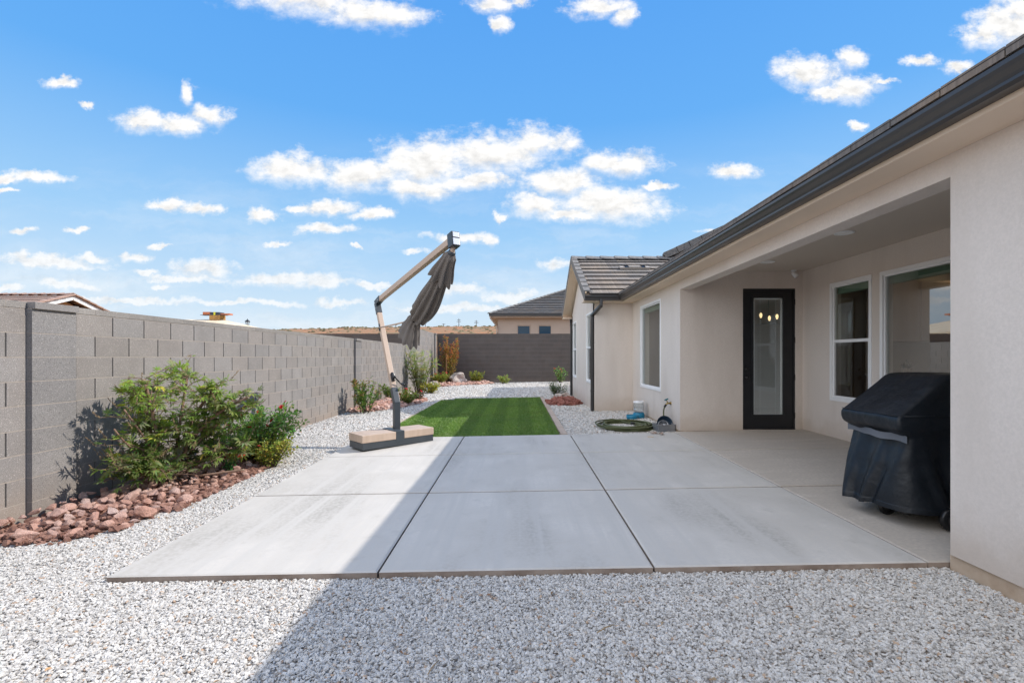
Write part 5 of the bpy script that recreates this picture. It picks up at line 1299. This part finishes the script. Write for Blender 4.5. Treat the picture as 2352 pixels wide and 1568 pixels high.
for k in range(5):
    th = k * 1.25 + .4; m_ = MB(); p = UP(.49, 1.56); o_ = PN * .07 * math.cos(th) + PA * .07 * math.sin(th); m_.tube([p + o_ * .8 + Vector((0, 0, .12)), p + o_ - PA * .03 - Vector((0, 0, .03 + .02 * (k % 3)))], .012, 6); obj('rib_end', m_, M['u_tan'], can)
# crank
cb = UP(-.175, .985) + PA * .045
m_ = MB(); m_.beam(cb - Vector((0, 0, .055)) + PA * .0, cb + Vector((0, 0, .065)) - PA * .065, .05, .05, PN, b=.012); m_.tube([cb + PA * .01, cb + PA * .05], .022, 12)
crk = obj('crank', m_, M['black'], um)
m_ = MB(); a_ = cb + PA * .05; m_.tube([a_ + PN * .0 + Vector((0, 0, .03)), a_, a_ + PN * .06 - Vector((0, 0, .06)), a_ + PN * .10 - Vector((0, 0, .10)), a_ + PN * .115 - Vector((0, 0, .11)) + PA * .01], .012, 8); m_.tube([a_ + PN * .115 - Vector((0, 0, .11)) + PA * .01, a_ + PN * .12 - Vector((0, 0, .112)) + PA * .075], .019, 10); obj('crank_handle', m_, M['black'], crk)

# ------------------------------------------------------------------ covered grill
M['cover'] = mat('black_vinyl_cover', (.005, .0075, .0115), .45, spec=.4, var=[(2.2, .4, .65, (.0075, .011, .016))], bump=[(330, .12, .002), (6, .5, .025), (17, .3, .01)])
M['webbing'] = mat('grey_webbing', (.13, .14, .16), .8)
gr = thing('grill', 'barbecue grill under a fitted dark navy cover at the porch pier', 'grill', (3.1, 3.76, .06))
def grill_cover():
    mb = MB(); y0, y1 = 3.44, 4.08; gzv = .145
    # rings from hem to top: (z, xfront, xback, y inset, folds)
    # z, x front, x back, near-y inset, folds, corner radius, far inset
    rings = [(.14, 2.70, 3.56, -.06, 1., .26, .13), (.22, 2.712, 3.56, -.05, 1., .24, .12), (.36, 2.745, 3.555, -.025, .85, .17, .09), (.50, 2.785, 3.55, .0, .6, .10, .06), (.62, 2.825, 3.55, .012, .35, .06, .035), (.70, 2.842, 3.55, .016, .12, .04, .02), (.735, 2.80, 3.55, .01, .05, .035, .01),
             (.755, 2.76, 3.55, .002, .05, .03, .002), (.80, 2.748, 3.55, -.002, .05, .03, -.002), (.845, 2.748, 3.55, .0, .04, .03, 0), (.862, 2.765, 3.55, .006, .04, .03, .006),
             (.925, 2.845, 3.55, .012, .07, .035, .012), (1.0, 2.935, 3.55, .02, .10, .04, .02), (1.08, 3.03, 3.55, .026, .09, .045, .026), (1.14, 3.10, 3.55, .03, .05, .05, .03), (1.172, 3.155, 3.54, .045, .03, .06, .045)]
    fine = []
    for q0, q1 in zip(rings[:-1], rings[1:]):
        m_n = max(1, round(abs(q1[0] - q0[0]) / .022))
        fine += [tuple(a + (b - a) * k / m_n for a, b in zip(q0, q1)) for k in range(m_n)]
    rings = fine + [rings[-1]]
    nside = 40; rows = []
    for (z, xf, xb, ins, fo, c_, inf) in rings:
        row = []; ya, yb = y0 + ins, y1 - inf; cf = .03
        def pt(x, y, n, s_):
            f = fo * (.020 * math.sin(s_ * 17 + 1.3) + .012 * math.sin(s_ * 31 + z * 3)) + .008 * mnoise.noise((x * 6, y * 6, z * 6)) + .008 * (.35 - abs(mnoise.noise((x * 4 + y * 5, y * 9 - z * 6, z * 7 + 5)))) + .003 * (.3 - abs(mnoise.noise((x * 13 - z * 9, y * 21 + z * 6, z * 17))))
            pull = fo * .05 * math.exp(-((s_ - .12) / .07) ** 2)
            return Vector((x, y, z + ((.012 + .03 * math.exp(-((s_ - .56) / .16) ** 2) + .008 * math.sin(s_ * 9)) if z < .2 else 0))) + n * (f + pull)
        for k in range(nside): # front, far to near
            t_ = k / nside; row.append(pt(xf, yb - cf - (yb - ya - cf - c_) * t_, Vector((-1, 0, 0)), t_ * .60))
        for k in range(8):
            a = PI / 2 * (k + .5) / 8; row.append(pt(xf + c_ - c_ * math.cos(a), ya + c_ - c_ * math.sin(a), Vector((-math.cos(a), -math.sin(a), 0)), .60 + .01125 * k))
        for k in range(nside + 4): # near side
            t_ = k / (nside + 4); row.append(pt(xf + c_ + (xb - xf - c_ - cf) * t_, ya, Vector((0, -1, 0)), .69 + t_ * .8))
        for k in range(8): t_ = k / 8; row.append(pt(xb, ya + cf + (yb - ya - 2 * cf) * t_, Vector((1, 0, 0)), 1.5 + t_ * .5))
        for k in range(12): t_ = k / 12; row.append(pt(xb - cf - (xb - xf - 2 * cf) * t_, yb, Vector((0, 1, 0)), 2.0 + t_ * .8))
        rows.append(row)
    n = len(rows[0]); vs = [p for r_ in rows for p in r_]
    fs = [(i * n + k, i * n + (k + 1) % n, (i + 1) * n + (k + 1) % n, (i + 1) * n + k) for i in range(len(rows) - 1) for k in range(n)]
    fs.append(tuple((len(rows) - 1) * n + k for k in range(n)))
    mb.raw(vs, fs, 0, (1, 1, 1), True); return mb
co = obj('cover', grill_cover(), M['cover'], gr)
sd_ = co.modifiers.new('smooth', 'SUBSURF'); sd_.levels = 1; sd_.render_levels = 1
m_ = MB()
pts_ = [(2.805 + .02 * math.sin(k * .5), 4.045 - k * .035, .705 - .0008 * k + .004 * math.sin(k)) for k in range(18)]
for a, b in zip(pts_[:-1], pts_[1:]):
    m_.raw([(a[0], a[1], a[2] - .026), (b[0], b[1], b[2] - .026), (b[0], b[1], b[2] + .026), (a[0], a[1], a[2] + .026), (a[0] + .004, a[1], a[2] - .026), (b[0] + .004, b[1], b[2] - .026), (b[0] + .004, b[1], b[2] + .026), (a[0] + .004, a[1], a[2] + .026)], [(0, 1, 2, 3), (4, 5, 6, 7), (0, 1, 5, 4), (3, 2, 6, 7)])
obj('strap', m_, M['webbing'], co)
m_ = MB(); m_.tube([(2.76 - .006, 4.06 - .02, .862), (2.757, 3.75, .859), (2.757, 3.46, .862)], .0035, 5); m_.tube([(2.79, 3.437, .86), (3.15, 3.437, .865), (3.5, 3.437, .865)], .0035, 5); obj('seam', m_, M['cover'], co)
def wheel(x, y, r_, w_, axd='y'):
    t_ = MB(); Mx = Matrix.Translation((x, y, pz(x, y) + r_)) @ Matrix.Rotation(PI / 2, 4, 'X')
    t_.lathe([(r_ * .55, -w_ / 2), (r_ * .9, -w_ / 2), (r_, -w_ / 4), (r_, w_ / 4), (r_ * .9, w_ / 2), (r_ * .55, w_ / 2)], 0, 0, 28, mat=Mx)
    o = obj('wheel', t_, M['black'], gr); h_ = MB(); h_.lathe([(0, -w_ * .42), (r_ * .25, -w_ * .42), (r_ * .3, -w_ * .2), (r_ * .56, -w_ * .25), (r_ * .56, w_ * .25), (0, w_ * .3)], 0, 0, 20, mat=Mx)
    obj('hub', h_, mat('wheel_hub', (.05, .05, .05), .4), o); return o
wheel(3.065, 3.36, .082, .045); wheel(2.885, 3.72, .062, .035); wheel(3.45, 3.40, .082, .045); wheel(3.45, 3.98, .055, .035)
m_ = MB(); m_.cbox(2.86, 3.5, 3.5, 4.03, .125, .16, .01); obj('frame', m_, M['black'], gr)

# ------------------------------------------------------------------ hose, water bowl, tub, litter
M['hose'] = mat('green_hose', (.075, .085, .030), .5, var=[(9, .4, .6, (.10, .11, .04))])
rr = random.Random(3); pts_ = []
hx, hy = 1.90, 8.42
n = 10 * 22
for i in range(n):
    t_ = i / 22; th = -t_ * 2 * PI * .985 + .4; w_ = .97 + .13 * math.sin(t_ * 2.1) + .06 * math.sin(t_ * 5.3 + 1) + .05 * math.sin(th * 2 + t_)
    x = hx + .43 * w_ * math.cos(th) + .05 * math.sin(t_ * 1.7) ; y = hy + .52 * w_ * math.sin(th) + .05 * math.cos(t_ * 2.3)
    if i < 20: y -= (20 - i) / 20 * .10
    x = min(x, 2.52); y = max(y, 7.64)
    pts_.append(Vector((x, y, gz(x, y) + .03 + .0055 * t_ + .010 * math.sin(t_ * 9.3) * .6)))
last = pts_[-1]
lead = [Vector((2.36, 8.15, .06)), Vector((2.44, 8.06, .10)), Vector((2.47, 8.07, .24)), Vector((2.475, 8.09, .36)), Vector((2.495, 8.105, .43)), Vector((2.515, 8.11, .465))]
ctrl = pts_ + [last.lerp(lead[0], .5) + Vector((0, 0, -.01))] + lead
sm_pts = []
for i in range(len(ctrl) - 1):
    p0_, p1_, p2_, p3_ = ctrl[max(0, i - 1)], ctrl[i], ctrl[i + 1], ctrl[min(len(ctrl) - 1, i + 2)]
    for f in ((0, .33, .67) if i > len(pts_) - 3 else (0,)):
        sm_pts.append(.5 * ((2 * p1_) + (p2_ - p0_) * f + (2 * p0_ - 5 * p1_ + 4 * p2_ - p3_) * f * f + (3 * p1_ - p0_ - 3 * p2_ + p3_) * f ** 3))
sm_pts.append(ctrl[-1])
ho = thing('garden_hose', 'olive green garden hose coiled on the gravel and running up to the wall tap', 'hose', (hx, hy, gz(hx, hy)))
m_ = MB(); m_.tube(sm_pts, .0125, 8); obj('hose', m_, M['hose'], ho)
m_ = MB(); e = ctrl[-1]; m_.tube([e - Vector((.02, .004, .03)), e + Vector((.008, .002, .012))], .019, 10); obj('connector', m_, M['black'], ho)
m_ = MB(); e = Vector((1.93, 8.16, .155)); m_.tube([e, e + Vector((.05, -.02, .0))], .02, 10); m_.tube([e + Vector((.05, -.02, 0)), e + Vector((.075, -.03, 0))], .014, 10); obj('nozzle', m_, M['black'], ho)

M['blueplastic'] = mat('teal_plastic', (.01, .19, .32), .4)
wd = thing('water_dispenser', 'teal blue pet water dispenser with a clear jug against the house wall', 'water dispenser', (2.40, 9.55, gz(2.4, 9.5)))
zg = gz(2.40, 9.55) + .012
m_ = MB(); m_.lathe([(.0, zg), (.112, zg), (.118, zg + .03), (.112, zg + .095), (.098, zg + .118), (.09, zg + .118), (.085, zg + .06), (0, zg + .06)], 2.43, 9.58, 32)
m_.lathe([(.0, zg), (.105, zg), (.112, zg + .03), (.115, zg + .078), (.108, zg + .082), (.098, zg + .035), (0, zg + .03)], 2.27, 9.46, 32); obj('base', m_, M['blueplastic'], wd)
clear, nt_, out_ = new_mat('clear_jug'); tr_ = N(nt_, 'ShaderNodeBsdfTransparent'); tr_.inputs[0].default_value = (.86, .90, .92, 1); gl_ = N(nt_, 'ShaderNodeBsdfGlossy'); gl_.inputs['Roughness'].default_value = .12
lwt = N(nt_, 'ShaderNodeLayerWeight'); lwt.inputs[0].default_value = .35; df_ = N(nt_, 'ShaderNodeBsdfDiffuse'); df_.inputs[0].default_value = (.75, .8, .82, 1)
mx0 = N(nt_, 'ShaderNodeMixShader'); mx0.inputs[0].default_value = .22; nt_.links.new(tr_.outputs[0], mx0.inputs[1]); nt_.links.new(df_.outputs[0], mx0.inputs[2])
mx_ = N(nt_, 'ShaderNodeMixShader'); nt_.links.new(lwt.outputs[1], mx_.inputs[0]); nt_.links.new(mx0.outputs[0], mx_.inputs[1]); nt_.links.new(gl_.outputs[0], mx_.inputs[2]); nt_.links.new(mx_.outputs[0], out_.inputs[0])
m_ = MB(); m_.lathe([(.05, zg + .09), (.07, zg + .12), (.105, zg + .145), (.106, zg + .19), (.101, zg + .195), (.101, zg + .225), (.106, zg + .23), (.106, zg + .29), (.102, zg + .30), (.104, zg + .325)], 2.43, 9.58, 32); jug = obj('jug', m_, clear, wd)
m_ = MB(); m_.lathe([(.107, zg + .318), (.107, zg + .338), (.09, zg + .346), (0, zg + .346)], 2.43, 9.58, 32); obj('lid', m_, M['whiteplastic'], jug)
M['steel'] = mat('stainless_steel', (.55, .56, .58), .28, metal=1.)
M['galv'] = mat('dull_metal_tub', (.36, .37, .39), .45, metal=.7, var=[(6, .4, .7, (.30, .31, .33))])
tb = thing('metal_tub', 'small rectangular dull metal tub on the gravel beside the porch corner', 'tub', (2.44, 7.93, .03))
m_ = MB(); zt_ = .05
TT = Matrix.Translation((2.43, 7.93, zt_ - .012)) @ Matrix.Rotation(math.radians(8), 4, 'Z')
for (a, b, c_, d_) in ((-.15, .15, -.11, -.106), (-.15, .15, .106, .11), (-.15, -.146, -.106, .106), (.146, .15, -.106, .106)): m_.box(a, b, c_, d_, 0, .135, mat=TT)
m_.box(-.15, .15, -.11, .11, .0, .006, mat=TT); m_.cbox(-.158, .158, -.118, -.104, .13, .139, .003, mat=TT); m_.cbox(-.158, .158, .104, .118, .13, .139, .003, mat=TT); m_.cbox(-.158, -.144, -.104, .104, .13, .139, .003, mat=TT); m_.cbox(.144, .158, -.104, .104, .13, .139, .003, mat=TT)
obj('body', m_, M['galv'], tb)
def bowl(name, lab, x, y, z, r_, tilt, material, dep=.06, yaw=0):
    m_ = MB(); Mx = Matrix.Translation((x, y, z)) @ Matrix.Rotation(yaw, 4, 'Z') @ Matrix.Rotation(tilt, 4, 'X')
    m_.lathe([(0, -dep), (r_ * .72, -dep), (r_ * .86, -dep * .3), (r_, 0), (r_ * 1.06, .003), (r_ * 1.06, -.004), (r_ * .95, -.008), (r_ * .76, -dep - .004), (0, -dep - .004)], 0, 0, 36, mat=Mx)
    tag(obj(name, m_, material), lab, 'bowl')
M['navyplastic'] = mat('navy_plastic', (.012, .03, .055), .4)
bowl('bowl', 'dark blue bowl standing on edge in the metal tub', 2.46, 7.97, .175, .125, math.radians(72), M['navyplastic'], .05)
bowl('bowl', 'shiny steel pet bowl leaning in front of the dark blue bowl', 2.42, 7.925, .155, .082, math.radians(66), M['steel'], .045)
# litter
M['dryleaf'] = mat('dry_leaf', (.42, .30, .24), .8)
m_ = MB(); rr = random.Random(8)
for i in range(7):
    p = Vector((2.18 + rr.uniform(-.07, .07), 7.40 + rr.uniform(-.05, .05), pz(2.18, 7.4) + .008)); th = rr.uniform(0, 6.28); add_leaf(m_, p, Vector((math.cos(th), math.sin(th), rr.uniform(0, .35))), Vector((rr.gauss(0, .4), rr.gauss(0, .4), 1)), .075, .05, (1, 1, 1), .3, .1)
tag(obj('dry_leaves', m_, M['dryleaf']), 'crumpled dry leaves on the patio in front of the metal tub', 'leaves')
m_ = MB(); m_.cbox(-.045, .045, -.009, .009, 0, .012, .003, mat=Matrix.Translation((2.00, 7.18, pz(2.0, 7.18) + .001)) @ Matrix.Rotation(-.25, 4, 'Z')); tag(obj('wood_chip', m_, M['cut']), 'pale wood chip lying on the patio near the hose', 'wood chip')
M['twig'] = mat('dry_twig', (.33, .22, .11), .9)
for i, (x, y, a, l_, lab) in enumerate([(.42, 2.28, .55, .11, 'dry twig on the shaded front gravel right of the patio centre'), (-.36, 2.02, 1.2, .09, 'short dry twig at the lower middle of the front gravel')]):
    m_ = MB(); p = Vector((x, y, gz(x, y) + .028)); d_ = Vector((math.cos(a), math.sin(a), .06)); m_.tube([p - d_ * l_ * .5, p + Vector((0, 0, .006)), p + d_ * l_ * .5], [.0022, .0028, .0018], 6); tag(obj('twig', m_, M['twig']), lab, 'twig')

m_ = MB(); rr = random.Random(77)
for i in range(150):
    if i < 90: y = rr.uniform(1.5, 2.8); x = rr.uniform(-1.15 * y, 1.1 * y)
    else: x = rr.uniform(-3.1, -2.55); y = rr.uniform(3.2, 7.4)
    th = rr.uniform(0, 6.28); t_ = rr.uniform(.6, 1.3); l_ = rr.uniform(.012, .032)
    add_leaf(m_, Vector((x, y, gz(x, y) + .016)), Vector((math.cos(th), math.sin(th), rr.uniform(-.1, .3))), Vector((rr.gauss(0, .4), rr.gauss(0, .4), 1)), l_, l_ * rr.uniform(.35, .6), rr.choice([(.42 * t_, .25 * t_, .12 * t_), (.50 * t_, .36 * t_, .22 * t_), (.28 * t_, .15 * t_, .08 * t_)]), .3, .2)
kind(obj('leaf_litter', m_, leaf_mat('dry_litter', .8, .1)), 'stuff', 'scattered bits of dry brown leaves lying on the gravel')
